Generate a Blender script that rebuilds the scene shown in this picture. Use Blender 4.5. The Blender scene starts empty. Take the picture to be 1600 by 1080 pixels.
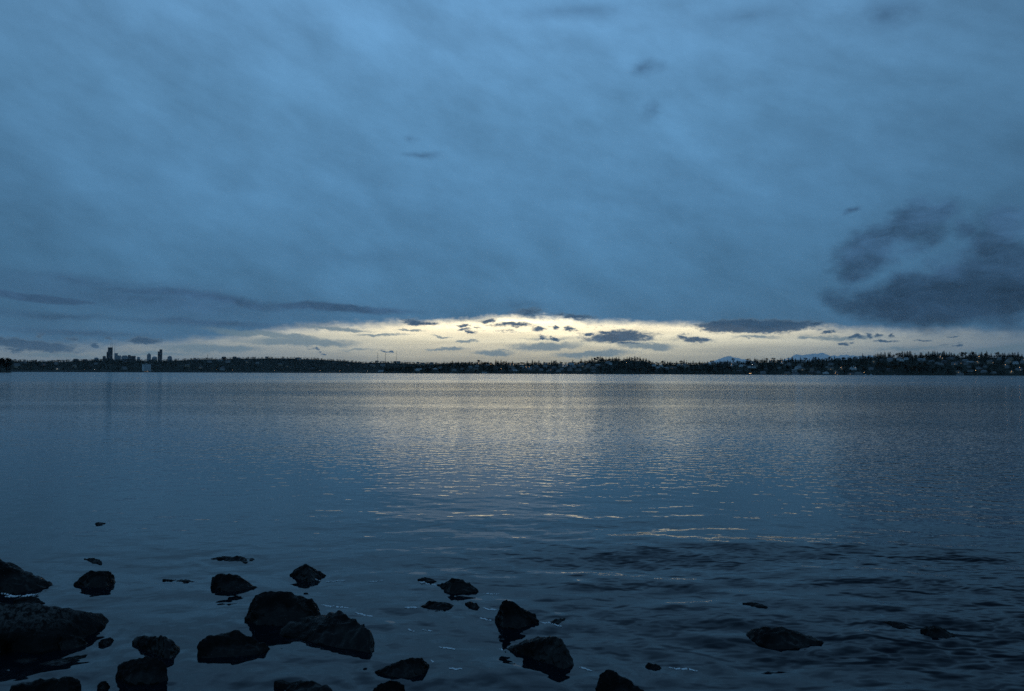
import bpy, bmesh, math, random
import numpy as np
from mathutils import Vector, Matrix, noise

random.seed(7)
rng = np.random.default_rng(7)
C = bpy.context.scene.collection
SC = bpy.context.scene
R = math.radians

# ------------------------------------------------------------------ camera
F = 1256.0                      # focal length in pixels of the 1600 px wide photograph
PITCH, ROLL, CAMZ = 1.975, 0.206, 1.75
cam = bpy.data.cameras.new('camera')
cam.sensor_width = 36.0
cam.lens = 36.0 * F / 1600.0
cam.clip_start, cam.clip_end = 0.1, 90000.0
cam_o = bpy.data.objects.new('camera', cam)
C.objects.link(cam_o)
CM = Matrix.Rotation(R(90 + PITCH), 3, 'X') @ Matrix.Rotation(R(ROLL), 3, 'Z')
cam_o.matrix_world = Matrix.Translation((0, 0, CAMZ)) @ CM.to_4x4()
SC.camera = cam_o

def ray(x, y):
    return (CM @ Vector(((x - 800) / F, (540 - y) / F, -1.0))).normalized()
def azel(x, y):
    d = ray(x, y)
    return math.degrees(math.atan2(d.x, d.y)), math.degrees(math.asin(d.z))
def on_water(x, y, z=0.0):
    d = ray(x, y)
    t = (z - CAMZ) / d.z
    return Vector((d.x * t, d.y * t, z))
def at_depth(x, y, Y):
    d = ray(x, y)
    t = Y / d.y
    return Vector((d.x * t, Y, CAMZ + d.z * t))
def horizon(x):
    return 583.35 + 0.0036 * (x - 800)
def az_of(x):
    return math.atan2(x - 800, F)
def spot(x, d):                      # ground position seen at picture column x, d metres away
    a = az_of(x)
    return d * math.sin(a), d * math.cos(a)
def height_at(x, y, d):              # height of a point seen at row y, d metres away
    return CAMZ + (horizon(x) - y) / F * d * math.cos(az_of(x))
def interp(tab, x):
    xs = [t[0] for t in tab]; ys = [t[1] for t in tab]
    return float(np.interp(x, xs, ys))
def lin(c):
    return tuple(((v / 255) / 12.92 if v / 255 <= 0.04045 else ((v / 255 + 0.055) / 1.055) ** 2.4) for v in c)

# ------------------------------------------------------------------ object helpers
def props(o, label=None, cat=None, group=None, kind=None):
    if label: o['label'] = label
    if cat: o['category'] = cat
    if group: o['group'] = group
    if kind: o['kind'] = kind
    return o
def thing(name, label, cat, loc=(0, 0, 0), rz=0.0, group=None):
    o = bpy.data.objects.new(name, None); C.objects.link(o)
    o.empty_display_size = 0.2
    o.location = loc; o.rotation_euler = (0, 0, rz)
    return props(o, label, cat, group)
def link(name, mesh, mats, parent=None, loc=None, rz=0.0):
    o = bpy.data.objects.new(name, mesh); C.objects.link(o)
    for m in (mats if isinstance(mats, (list, tuple)) else [mats]):
        if m.name not in [k.name for k in mesh.materials if k]:
            mesh.materials.append(m)
    if parent: o.parent = parent
    if loc is not None: o.location = loc
    o.rotation_euler = (0, 0, rz)
    return o
class MB:                                       # collects faces with a material index
    def __init__(s): s.v = []; s.f = []; s.m = []
    def face(s, pts, mi=0):
        n = len(s.v); s.v += [tuple(p) for p in pts]; s.f.append(tuple(range(n, n + len(pts)))); s.m.append(mi)
    def box(s, x0, x1, y0, y1, z0, z1, mi=0):
        n = len(s.v)
        s.v += [(x0, y0, z0), (x1, y0, z0), (x1, y1, z0), (x0, y1, z0), (x0, y0, z1), (x1, y0, z1), (x1, y1, z1), (x0, y1, z1)]
        for q in ((0, 3, 2, 1), (4, 5, 6, 7), (0, 1, 5, 4), (1, 2, 6, 5), (2, 3, 7, 6), (3, 0, 4, 7)):
            s.f.append(tuple(n + i for i in q)); s.m.append(mi)
    def cone(s, p0, p1, r0, r1, k=6, mi=0):
        p0, p1 = Vector(p0), Vector(p1); d = (p1 - p0).normalized()
        a = d.orthogonal().normalized(); b = d.cross(a); n = len(s.v)
        for p, r in ((p0, r0), (p1, r1)):
            for i in range(k):
                t = 2 * math.pi * i / k
                s.v.append(tuple(p + a * (r * math.cos(t)) + b * (r * math.sin(t))))
        for i in range(k):
            j = (i + 1) % k
            s.f.append((n + i, n + j, n + k + j, n + k + i)); s.m.append(mi)
        s.f.append(tuple(n + k + i for i in range(k))); s.m.append(mi)
        s.f.append(tuple(n + k - 1 - i for i in range(k))); s.m.append(mi)
    def prism(s, outline, y0, y1, mi=0):        # outline in x,z extruded along y
        n = len(s.v); k = len(outline)
        for y in (y0, y1):
            s.v += [(p[0], y, p[1]) for p in outline]
        for i in range(k):
            j = (i + 1) % k
            s.f.append((n + i, n + j, n + k + j, n + k + i)); s.m.append(mi)
        s.f.append(tuple(n + k - 1 - i for i in range(k))); s.m.append(mi)
        s.f.append(tuple(n + k + i for i in range(k))); s.m.append(mi)
    def mesh(s, name):
        me = bpy.data.meshes.new(name); me.from_pydata(s.v, [], s.f)
        me.polygons.foreach_set('material_index', s.m); me.update()
        return me
    def build(s, name, mats, parent=None, loc=None, rz=0.0):
        me = s.mesh(name)
        mats = mats if isinstance(mats, (list, tuple)) else [mats]
        for m in mats: me.materials.append(m)
        o = bpy.data.objects.new(name, me); C.objects.link(o)
        if parent: o.parent = parent
        if loc is not None: o.location = loc
        o.rotation_euler = (0, 0, rz)
        return o
def np_mesh(name, V, Fs, smooth=False):         # V (n,3), Fs (m,k) arrays
    me = bpy.data.meshes.new(name)
    k = Fs.shape[1]
    me.vertices.add(len(V)); me.vertices.foreach_set('co', np.asarray(V, np.float32).ravel())
    me.loops.add(Fs.size); me.loops.foreach_set('vertex_index', np.asarray(Fs, np.int32).ravel())
    me.polygons.add(len(Fs)); me.polygons.foreach_set('loop_start', np.arange(0, Fs.size, k, dtype=np.int32))
    if smooth: me.polygons.foreach_set('use_smooth', np.ones(len(Fs), bool))
    me.update(calc_edges=True); me.validate()
    return me

# ------------------------------------------------------------------ node helpers
class NT:
    def __init__(s, tree): s.t = tree; s.n = tree.nodes; s.l = tree.links
    def node(s, typ, **kw):
        nd = s.n.new(typ)
        for k, v in kw.items(): setattr(nd, k, v)
        return nd
    def put(s, sock, v):
        if isinstance(v, bpy.types.NodeSocket): s.l.new(v, sock)
        elif v is not None: sock.default_value = v
    def m(s, op, a, b=None, c=None, clamp=False):
        nd = s.node('ShaderNodeMath', operation=op, use_clamp=clamp)
        for i, v in enumerate((a, b, c)): s.put(nd.inputs[i], v)
        return nd.outputs[0]
    def vm(s, op, a, b=None, out=0, scale=None):
        nd = s.node('ShaderNodeVectorMath', operation=op)
        s.put(nd.inputs[0], a)
        if b is not None: s.put(nd.inputs[1], b)
        if scale is not None: s.put(nd.inputs['Scale'], scale)
        return nd.outputs[out]
    def xyz(s, x, y, z=0.0):
        nd = s.node('ShaderNodeCombineXYZ')
        for i, v in enumerate((x, y, z)): s.put(nd.inputs[i], v)
        return nd.outputs[0]
    def sep(s, v):
        nd = s.node('ShaderNodeSeparateXYZ'); s.put(nd.inputs[0], v); return nd.outputs
    def mapr(s, v, a, b, c=0.0, d=1.0, smooth=True):
        nd = s.node('ShaderNodeMapRange', interpolation_type='SMOOTHSTEP' if smooth else 'LINEAR')
        for i, q in enumerate((v, a, b, c, d)): s.put(nd.inputs[i], q)
        return nd.outputs[0]
    def noise(s, v, scale, detail=2.0, rough=0.5, out=0, dist=0.0):
        nd = s.node('ShaderNodeTexNoise', noise_dimensions='3D')
        s.put(nd.inputs['Vector'], v); s.put(nd.inputs['Scale'], scale)
        nd.inputs['Detail'].default_value = detail; nd.inputs['Roughness'].default_value = rough
        nd.inputs['Distortion'].default_value = dist
        return nd.outputs[out]
    def mapping(s, v, loc=(0, 0, 0), rot=0.0, scale=(1, 1, 1), typ='POINT'):
        nd = s.node('ShaderNodeMapping', vector_type=typ)
        s.put(nd.inputs['Vector'], v); nd.inputs['Location'].default_value = loc
        nd.inputs['Rotation'].default_value = (0, 0, rot); nd.inputs['Scale'].default_value = scale
        return nd.outputs[0]
    def ramp(s, v, stops, interp='LINEAR'):
        nd = s.node('ShaderNodeValToRGB'); s.put(nd.inputs[0], v)
        cr = nd.color_ramp; cr.interpolation = interp
        while len(cr.elements) < len(stops): cr.elements.new(0.5)
        for e, (p, c) in zip(cr.elements, sorted(stops, key=lambda q: q[0])):
            e.position = p
            e.color = (c, c, c, 1) if not isinstance(c, (tuple, list)) else (*c[:3], 1)
        return nd.outputs[0]
    def mix(s, f, a, b, blend='MIX'):
        nd = s.node('ShaderNodeMix', data_type='RGBA', blend_type=blend)
        s.put(nd.inputs[0], f)
        s.put(nd.inputs[6], a if not isinstance(a, tuple) else (*a[:3], 1))
        s.put(nd.inputs[7], b if not isinstance(b, tuple) else (*b[:3], 1))
        return nd.outputs[2]
def material(name):
    m = bpy.data.materials.new(name); m.use_nodes = True
    t = NT(m.node_tree); b = m.node_tree.nodes['Principled BSDF']
    return m, t, b
def simple_mat(name, col, rough=0.7, var=0.0, vscale=0.3, metal=0.0, spec=0.5, objvar=0.0):
    m, t, b = material(name)
    c = (*col, 1)
    if var or objvar:
        tc = t.node('ShaderNodeTexCoord')
        f = 1.0
        if var:
            n = t.noise(tc.outputs['Object'], vscale, 4.0, 0.6)
            f = t.mapr(n, 0.25, 0.75, 1 - var, 1 + var, False)
        if objvar:
            oi = t.node('ShaderNodeObjectInfo')
            g = t.mapr(oi.outputs['Random'], 0, 1, 1 - objvar, 1 + objvar, False)
            f = t.m('MULTIPLY', f, g)
        c = t.vm('SCALE', tuple(col), scale=f)
    t.put(b.inputs['Base Color'], c)
    b.inputs['Roughness'].default_value = rough
    b.inputs['Metallic'].default_value = metal
    b.inputs['Specular IOR Level'].default_value = spec
    return m
def glow_mat(name, col, strength):
    m, t, b = material(name)
    b.inputs['Base Color'].default_value = (*[v * 0.5 for v in col], 1)
    b.inputs['Emission Color'].default_value = (*col, 1)
    b.inputs['Emission Strength'].default_value = strength
    return m

# ------------------------------------------------------------------ sky (world)
SUN_AZ, SUN_EL = -2.0, 2.6
def build_world():
    w = bpy.data.worlds.new('World'); SC.world = w; w.use_nodes = True
    t = NT(w.node_tree); t.n.clear()
    tc = t.node('ShaderNodeTexCoord')
    d = t.vm('NORMALIZE', tc.outputs['Generated'])
    x, y, z = t.sep(d)[:3]
    az = t.m('MULTIPLY', t.m('ARCTAN2', x, y), 180 / math.pi)
    el = t.m('MAXIMUM', t.m('MULTIPLY', t.m('ARCSINE', z), 180 / math.pi), 0.0)
    P = t.xyz(az, el, 0.0)
    # ---- the overcast deck
    deck = t.ramp(t.m('DIVIDE', el, 90.0), [
        (0.0, lin((70, 108, 140))), (4 / 90, lin((73, 115, 148))), (7 / 90, lin((77, 122, 157))),
        (12 / 90, lin((83, 129, 166))), (18 / 90, lin((91, 138, 176))), (24 / 90, lin((100, 147, 187))),
        (32 / 90, lin((92, 136, 176))), (50 / 90, lin((72, 110, 146))), (1.0, lin((62, 98, 134)))])
    def azf(deg): return (deg + 180) / 360
    azn = t.m('DIVIDE', t.m('ADD', az, 180.0), 360.0)
    azmul = t.ramp(azn, [(0.0, 0.78), (azf(-110), 0.74), (azf(-55), 0.66), (azf(-33), 0.80), (azf(-22), 0.92), (azf(-10), 1.0),
                         (azf(4), 1.0), (azf(15), 0.94), (azf(26), 0.82), (azf(33), 0.68), (azf(60), 0.55), (azf(110), 0.72), (1.0, 0.78)])
    st = t.noise(t.mapping(P, rot=R(-22), scale=(26, 6.5, 1), typ='TEXTURE'), 1.0, 3.0, 0.5)
    st2 = t.noise(t.mapping(P, loc=(3, 7, 0), rot=R(-30), scale=(15, 7, 1), typ='TEXTURE'), 1.6, 5.0, 0.55)
    st3 = t.noise(t.mapping(P, loc=(9, 2, 0), rot=R(-18), scale=(4.5, 2.2, 1), typ='TEXTURE'), 1.0, 7.0, 0.6)
    stm = t.m('ADD', t.mapr(st3, 0.3, 0.7, -0.11, 0.11, False), t.m('ADD', t.mapr(st, 0.3, 0.7, -0.10, 0.11, False), t.mapr(st2, 0.3, 0.7, -0.10, 0.10, False)))
    deckc = t.vm('MULTIPLY', t.vm('SCALE', t.vm('MULTIPLY', deck, azmul), scale=t.m('ADD', stm, 1.0)), (1.04, 1.075, 1.10))
    # slightly violet tint in the brighter top streaks
    # ---- the clear strip along the horizon, lit from behind by the set sun
    w1 = t.noise(t.mapping(P, scale=(0.35, 1.0, 1)), 1.2, 6.0, 0.6, out=1)
    w1 = t.vm('SUBTRACT', w1, (0.5, 0.5, 0.5))
    w1b = t.vm('SUBTRACT', t.noise(t.mapping(P, loc=(7, 3, 0), scale=(0.55, 1.0, 1)), 3.6, 6.0, 0.62, out=1), (0.5, 0.5, 0.5))
    Ps = t.vm('ADD', P, t.vm('ADD', t.vm('MULTIPLY', w1, (2.6, 0.8, 0.0)), t.vm('MULTIPLY', w1b, (0.9, 0.42, 0.0))))       # finely torn coordinates
    Psx, Psy = t.sep(Ps)[:2]
    top_px = [(-200, 548), (0, 543), (200, 540), (330, 532), (420, 518), (500, 510), (600, 506), (700, 502), (800, 495), (880, 498), (940, 504),
              (1000, 505), (1080, 508), (1180, 514), (1300, 513), (1400, 518), (1500, 518), (1600, 522), (1800, 530)]
    stops = [(0.0, 0.05)] + [(azf(azel(px, py)[0]), azel(px, py)[1] / 10.0) for px, py in top_px] + [(1.0, 0.05)]
    edge = t.m('MULTIPLY', t.ramp(t.m('DIVIDE', t.m('ADD', Psx, 180.0), 360.0), stops), 10.0)
    env = t.ramp(azn, [(0.0, 0.0), (azf(-60), 0.10)] + [(azf(azel(px, 540)[0]), v) for px, v in
              [(0, 0.38), (250, 0.42), (400, 0.48), (520, 0.66), (640, 0.90), (860, 1.0), (1000, 0.92), (1120, 0.80), (1220, 0.64), (1330, 0.42), (1450, 0.27), (1600, 0.13)]]
              + [(azf(60), 0.1), (1.0, 0.0)])
    soft = t.ramp(azn, [(0.0, 1.0), (azf(-26), 0.8), (azf(-14), 0.75), (azf(-8), 0.65), (azf(0), 0.5), (azf(10), 0.7), (azf(18), 0.4), (azf(26), 0.8), (1.0, 1.0)])
    gap = t.m('DIVIDE', t.m('SUBTRACT', edge, Psy), soft)
    gap = t.m('MULTIPLY', t.mapr(gap, -0.6, 0.7), env)
    glow = t.ramp(t.m('DIVIDE', el, 5.0), [
        (0.0, lin((142, 146, 142))), (0.18, lin((164, 164, 150))), (0.32, lin((188, 186, 168))), (0.48, lin((212, 208, 186))),
        (0.66, lin((238, 228, 200))), (0.8, lin((250, 242, 216))), (1.0, lin((250, 242, 216)))])
    sky = t.node('ShaderNodeTexSky', sky_type='NISHITA', sun_disc=False)
    sky.sun_elevation = R(SUN_EL); sky.sun_rotation = R(SUN_AZ); sky.air_density = 1.5; sky.dust_density = 2.0; sky.altitude = 10
    nish = t.vm('SCALE', sky.outputs[0], scale=0.05)
    glow = t.vm('ADD', t.vm('SCALE', glow, scale=t.mapr(el, 0.3, 3.6, 1.06, 2.1, False)), t.vm('MULTIPLY', nish, (0.03, 0.03, 0.03)))
    gvar = t.mapr(t.noise(t.mapping(P, scale=(0.12, 1.6, 1)), 1.3, 4.0, 0.55), 0.3, 0.7, 0.82, 1.14, False)
    glow = t.vm('MULTIPLY', t.vm('SCALE', glow, scale=gvar), (1.04, 1.0, 0.89))
    col = t.mix(gap, deckc, glow)
    # ---- separate clouds: ellipses torn by noise, placed by direction
    def field(coords, items):
        acc = None
        for (px, py, wx, hy, rot, k) in items:
            a0, e0 = azel(px, py)
            sx = abs(azel(px + wx, py)[0] - azel(px - wx, py)[0]) / 2
            sy = abs(azel(px, py + hy)[1] - azel(px, py - hy)[1]) / 2
            v = t.vm('SUBTRACT', coords, (a0, e0, 0.0))
            if rot:                                    # tilted ellipse: two dot products instead of a rotation
                c_, s_ = math.cos(R(rot)), math.sin(R(rot))
                v = t.xyz(t.vm('DOT_PRODUCT', v, (c_ / sx, s_ / sx, 0.0), out=1), t.vm('DOT_PRODUCT', v, (-s_ / sy, c_ / sy, 0.0), out=1), 0.0)
            else:
                v = t.vm('MULTIPLY', v, (1 / sx, 1 / sy, 0.0))
            f = t.m('MULTIPLY_ADD', t.vm('LENGTH', v, out=1), -k, k)
            acc = f if acc is None else t.m('MAXIMUM', acc, f)
        return acc
    flat = lambda c: t.vm('MULTIPLY', c, (1, 1, 0))
    # thin grey veils inside the glow
    veil = field(flat(Ps), [(420, 523, 130, 7, -4, 1), (530, 513, 80, 4.5, -3, .9), (600, 523, 60, 3, -2, .7), (1320, 527, 90, 5, 0, .8), (1420, 545, 80, 5, 2, .7), (860, 528, 60, 4, 0, .6), (470, 534, 120, 9, 0, 1), (330, 545, 110, 9, 0, 1), (850, 541, 75, 9, 3, 1), (925, 553, 90, 7, 2, 1), (770, 552, 45, 6, 0, 1), (732, 533, 26, 3, 2, 1),
                            (700, 545, 45, 3.5, 3, .8), (640, 517, 30, 2.5, -3, 1), (560, 545, 40, 4, 0, .5), (1010, 540, 60, 7, 0, 1), (1180, 527, 50, 3, 0, .7),
                            (90, 556, 90, 5, 0, .7), (240, 552, 120, 4, 0, .7), (1560, 547, 90, 9, 6, 1), (1470, 552, 60, 4, 0, .8), (1260, 529, 20, 3, 0, 1), (690, 524, 25, 2.5, -4, .8)])
    va = t.mapr(veil, 0.0, 0.6, 0.0, 0.85)
    col = t.mix(va, col, t.vm('SCALE', lin((112, 136, 148)), scale=t.m('MULTIPLY_ADD', azmul, 0.7, 0.3)))
    CRISP = [
        (1180, 510, 118, 14, 0, 2.2), (1275, 508, 18, 8, 0, 1), (965, 527, 70, 11.5, 2, 1.5), (950, 519, 40, 6, 0, 1), (978, 537, 20, 3, 0, 1), (1085, 531, 38, 5.5, -2, 1), (1064, 527, 14, 5, 0, 1),
        (800, 508, 42, 6, 0, 1), (760, 502, 20, 5, 0, 1), (893, 514, 11, 6, 0, 1), (838, 515, 16, 5, 0, 1), (868, 510, 9, 4, 0, 1), (730, 514, 9, 4, 0, 1), (738, 519, 7, 4, 0, 1),
        (725, 508, 8, 3, 0, 1), (844, 527, 9, 4, 0, 1), (870, 527, 9, 5, 0, 1), (912, 522, 14, 5, 0, 1), (646, 503, 28, 6, -5, 1), (668, 506, 22, 3, 0, 1), (900, 494, 46, 6, -2, 1),
        (825, 488, 40, 8, 0, .8), (50, 540, 95, 13, -4, 1.7), (115, 529, 14, 5, -6, 1), (20, 549, 30, 4, 0, 1), (142, 538, 9, 3, 0, 1), (218, 532, 36, 8.5, -3, 1.8), (163, 530, 7, 3, 0, 1),
        (65, 524, 14, 3, -10, .7), (1335, 525, 18, 5, 8, 1), (1359, 525, 8, 6, 10, 1), (1375, 525, 9, 3.5, 0, 1), (1395, 524, 8, 3.5, 0, 1), (1378, 533, 24, 2.6, 2, 1), (1313, 537, 15, 4.5, 0, 1),
        (1435, 530, 14, 2, 0, 1), (1298, 518, 11, 4, 6, 1), (1487, 526, 12, 1.8, 0, 1), (1490, 539, 16, 3, 8, 1), (1470, 539, 12, 1.5, 0, .7), (597, 549, 9, 2.2, 0, 1), (606, 549, 6, 3, 0, 1), 
        (493, 546, 11, 3, -8, 1), (505, 551, 5, 2, 0, .8)]
    # crisp small dark clouds
    small = field(flat(Ps), CRISP)
    small = t.m('ADD', small, t.mapr(t.noise(t.mapping(P, scale=(0.6, 1.3, 1)), 4.0, 5.0, 0.65), 0.3, 0.7, -0.26, 0.22, False))
    scud = t.m('MULTIPLY', field(flat(P), [(830, 512, 250, 17, 0, 1), (1120, 512, 120, 8, 0, .8), (560, 512, 90, 6, -4, .7)]), 1.0)
    scud = t.m('ADD', t.m('MULTIPLY', t.mapr(scud, 0.0, 0.6), 1.6), t.m('SUBTRACT', t.mapr(t.noise(t.mapping(P, loc=(2, 9, 0), scale=(0.62, 2.0, 1)), 1.3, 7.0, 0.62), 0.35, 0.65, -0.95, 0.48, False), 1.6))
    small = t.m('MAXIMUM', small, scud)
    sa = t.mapr(small, -0.08, 0.66, 0.0, 0.97)
    sn = t.mapr(t.noise(t.mapping(P, scale=(0.8, 1.8, 1)), 1.5, 4.0, 0.6), 0.3, 0.7, 0.8, 1.2, False)
    scol = t.mix(t.mapr(small, 0.1, 0.9), lin((88, 112, 132)), lin((50, 78, 106)))
    scol = t.vm('SCALE', scol, scale=t.m('MULTIPLY', sn, t.m('MULTIPLY_ADD', azmul, 0.6, 0.4)))
    col = t.mix(sa, col, scol)
    # big soft clouds
    w2 = t.noise(t.mapping(P, scale=(0.6, 1.0, 1)), 0.32, 7.0, 0.58, out=1)
    w2 = t.vm('SUBTRACT', w2, (0.5, 0.5, 0.5))
    Pb = flat(t.vm('ADD', P, t.vm('MULTIPLY', w2, (5.0, 3.0, 0.0))))
    big = field(Pb, [(1445, 464, 165, 54, 4, 1.35), (1560, 435, 120, 74, 10, 1.3), (1405, 476, 75, 30, 0, 1.0), (1480, 420, 80, 30, 10, .8), (1370, 386, 96, 36, 16, 1.15), (1450, 425, 80, 22, 10, 0.6), (1530, 455, 110, 46, 0, 1.4), (1425, 346, 70, 26, 18, 1.1), (1560, 370, 60, 60, -20, .9),
                     (1420, 490, 80, 22, 0, 1.0), (1330, 328, 20, 6, 20, .5), (1500, 360, 26, 20, 0, .5)])
    big = t.m('ADD', big, t.mapr(t.noise(t.mapping(P, loc=(1, 5, 0), scale=(0.22, 0.4, 1)), 1.6, 6.0, 0.6), 0.3, 0.7, -0.3, 0.25, False))
    ba = t.mapr(big, -0.22, 0.58, 0.0, 0.97)
    bn = t.mapr(t.noise(t.mapping(Pb, rot=R(-12), scale=(0.25, 0.6, 1)), 0.9, 6.0, 0.62), 0.3, 0.7, 0.5, 1.5, False)
    bcol = t.mix(t.mapr(el, 4.0, 9.0), lin((36, 60, 85)), lin((60, 94, 127)))
    bcol = t.vm('SCALE', bcol, scale=bn)
    col = t.mix(ba, col, bcol)
    Pc = flat(t.vm('ADD', P, t.vm('MULTIPLY', w2, (7.0, 1.3, 0.0))))
    soft_items = field(Pc, [(240, 468, 440, 46, -4, .85), (330, 466, 330, 15, -4.5, 1.3), (60, 465, 130, 9, -1, 2.2), (140, 440, 260, 20, -2, .8), (530, 483, 140, 9, -3, 2.2), (300, 462, 160, 8, -3.5, 1.4), (80, 492, 200, 12, 0, .8), (330, 503, 260, 11, -1, 1.0), (130, 520, 180, 8, -1, 1.0),
                            (1010, 105, 46, 22, 0, .8), (1015, 172, 30, 26, 10, .6), (905, 18, 120, 26, 0, .6), (1380, 24, 100, 44, 0, .8), (1180, 20, 130, 26, 0, .5), (655, 240, 56, 9, 0, .75), (640, 214, 24, 11, 0, .6),
                            (560, 400, 300, 30, 0, .35), (820, 475, 60, 10, 0, .5), (1370, 220, 60, 60, 0, .25)])
    fa = t.mapr(soft_items, 0.0, 1.2, 0.0, 0.9)
    fcol = t.vm('SCALE', lin((56, 86, 118)), scale=t.m('MULTIPLY_ADD', azmul, 0.6, 0.4))
    fcol = t.vm('SCALE', fcol, scale=bn)
    col = t.mix(fa, col, fcol)
    bg = t.node('ShaderNodeBackground'); t.put(bg.inputs[0], col); bg.inputs[1].default_value = 1.0
    out = t.node('ShaderNodeOutputWorld'); t.l.new(bg.outputs[0], out.inputs[0])
    w.cycles.sampling_method = 'MANUAL'; w.cycles.sample_map_resolution = 1024
build_world()

sl = bpy.data.lights.new('sun', 'SUN'); sl.energy = 0.006; sl.angle = R(16); sl.color = (1.0, 0.86, 0.68)
so = bpy.data.objects.new('sun', sl); C.objects.link(so)
sd = Vector((math.sin(R(SUN_AZ)) * math.cos(R(SUN_EL)), math.cos(R(SUN_AZ)) * math.cos(R(SUN_EL)), math.sin(R(SUN_EL))))
so.rotation_euler = sd.to_track_quat('Z', 'Y').to_euler()
so.location = (0, 0, 30)

# ------------------------------------------------------------------ materials
def rock_material():
    m, t, b = material('wet_rock')
    tc = t.node('ShaderNodeTexCoord'); ob = tc.outputs['Object']
    g = t.node('ShaderNodeNewGeometry')
    z = t.sep(g.outputs['Position'])[2]
    nz = t.sep(g.outputs['Normal'])[2]
    n1 = t.noise(ob, 4.0, 6.0, 0.65); n2 = t.noise(ob, 60.0, 3.0, 0.7)
    base = t.mix(t.mapr(n1, 0.35, 0.65), (0.0022, 0.0018, 0.0014), (0.0110, 0.0092, 0.0076))
    speck = t.m('MULTIPLY', t.mapr(n2, 0.52, 0.66), t.mapr(n1, 0.4, 0.6))
    base = t.mix(t.m('MULTIPLY', speck, 0.6), base, (0.042, 0.038, 0.033))
    oi = t.node('ShaderNodeObjectInfo')
    base = t.vm('SCALE', base, scale=t.mapr(oi.outputs['Random'], 0, 1, 0.6, 1.3, False))
    wet = t.mapr(t.m('ADD', z, t.m('MULTIPLY_ADD', n1, 0.06, -0.03)), 0.03, 0.12)       # splashed dark band at the waterline
    base = t.vm('SCALE', base, scale=t.m('MULTIPLY_ADD', wet, 0.45, 0.55))
    t.put(b.inputs['Base Color'], base)
    t.put(b.inputs['Roughness'], t.mapr(n1, 0.35, 0.65, 0.28, 0.75, False))
    b.inputs['Specular IOR Level'].default_value = 0.09
    t.put(b.inputs['Coat Weight'], t.mapr(t.noise(ob, 2.2, 3.0, 0.6), 0.47, 0.6, 0.0, 0.3)); b.inputs['Coat Roughness'].default_value = 0.26
    bp = t.node('ShaderNodeBump'); bp.inputs['Strength'].default_value = 0.7; bp.inputs['Distance'].default_value = 0.02
    t.put(bp.inputs['Height'], t.m('ADD', t.noise(ob, 22.0, 6.0, 0.65), t.m('MULTIPLY', n2, 0.35)))
    t.l.new(bp.outputs[0], b.inputs['Normal'])
    return m
def pale_rock_material():
    m, t, b = material('lichen_rock')
    tc = t.node('ShaderNodeTexCoord'); ob = tc.outputs['Object']
    g = t.node('ShaderNodeNewGeometry'); nz = t.sep(g.outputs['Normal'])[2]
    n1 = t.noise(ob, 3.0, 6.0, 0.65); n2 = t.noise(ob, 38.0, 5.0, 0.75)
    z = t.sep(g.outputs['Position'])[2]
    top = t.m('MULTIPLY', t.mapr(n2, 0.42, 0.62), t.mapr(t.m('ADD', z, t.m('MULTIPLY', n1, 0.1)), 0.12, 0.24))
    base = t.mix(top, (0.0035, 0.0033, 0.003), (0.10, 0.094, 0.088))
    t.put(b.inputs['Base Color'], base); b.inputs['Roughness'].default_value = 0.8; b.inputs['Specular IOR Level'].default_value = 0.25
    bp = t.node('ShaderNodeBump'); bp.inputs['Strength'].default_value = 0.8; bp.inputs['Distance'].default_value = 0.02
    t.put(bp.inputs['Height'], t.m('ADD', t.noise(ob, 20.0, 6.0, 0.7), t.m('MULTIPLY', n2, 0.5)))
    t.l.new(bp.outputs[0], b.inputs['Normal'])
    return m
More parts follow.
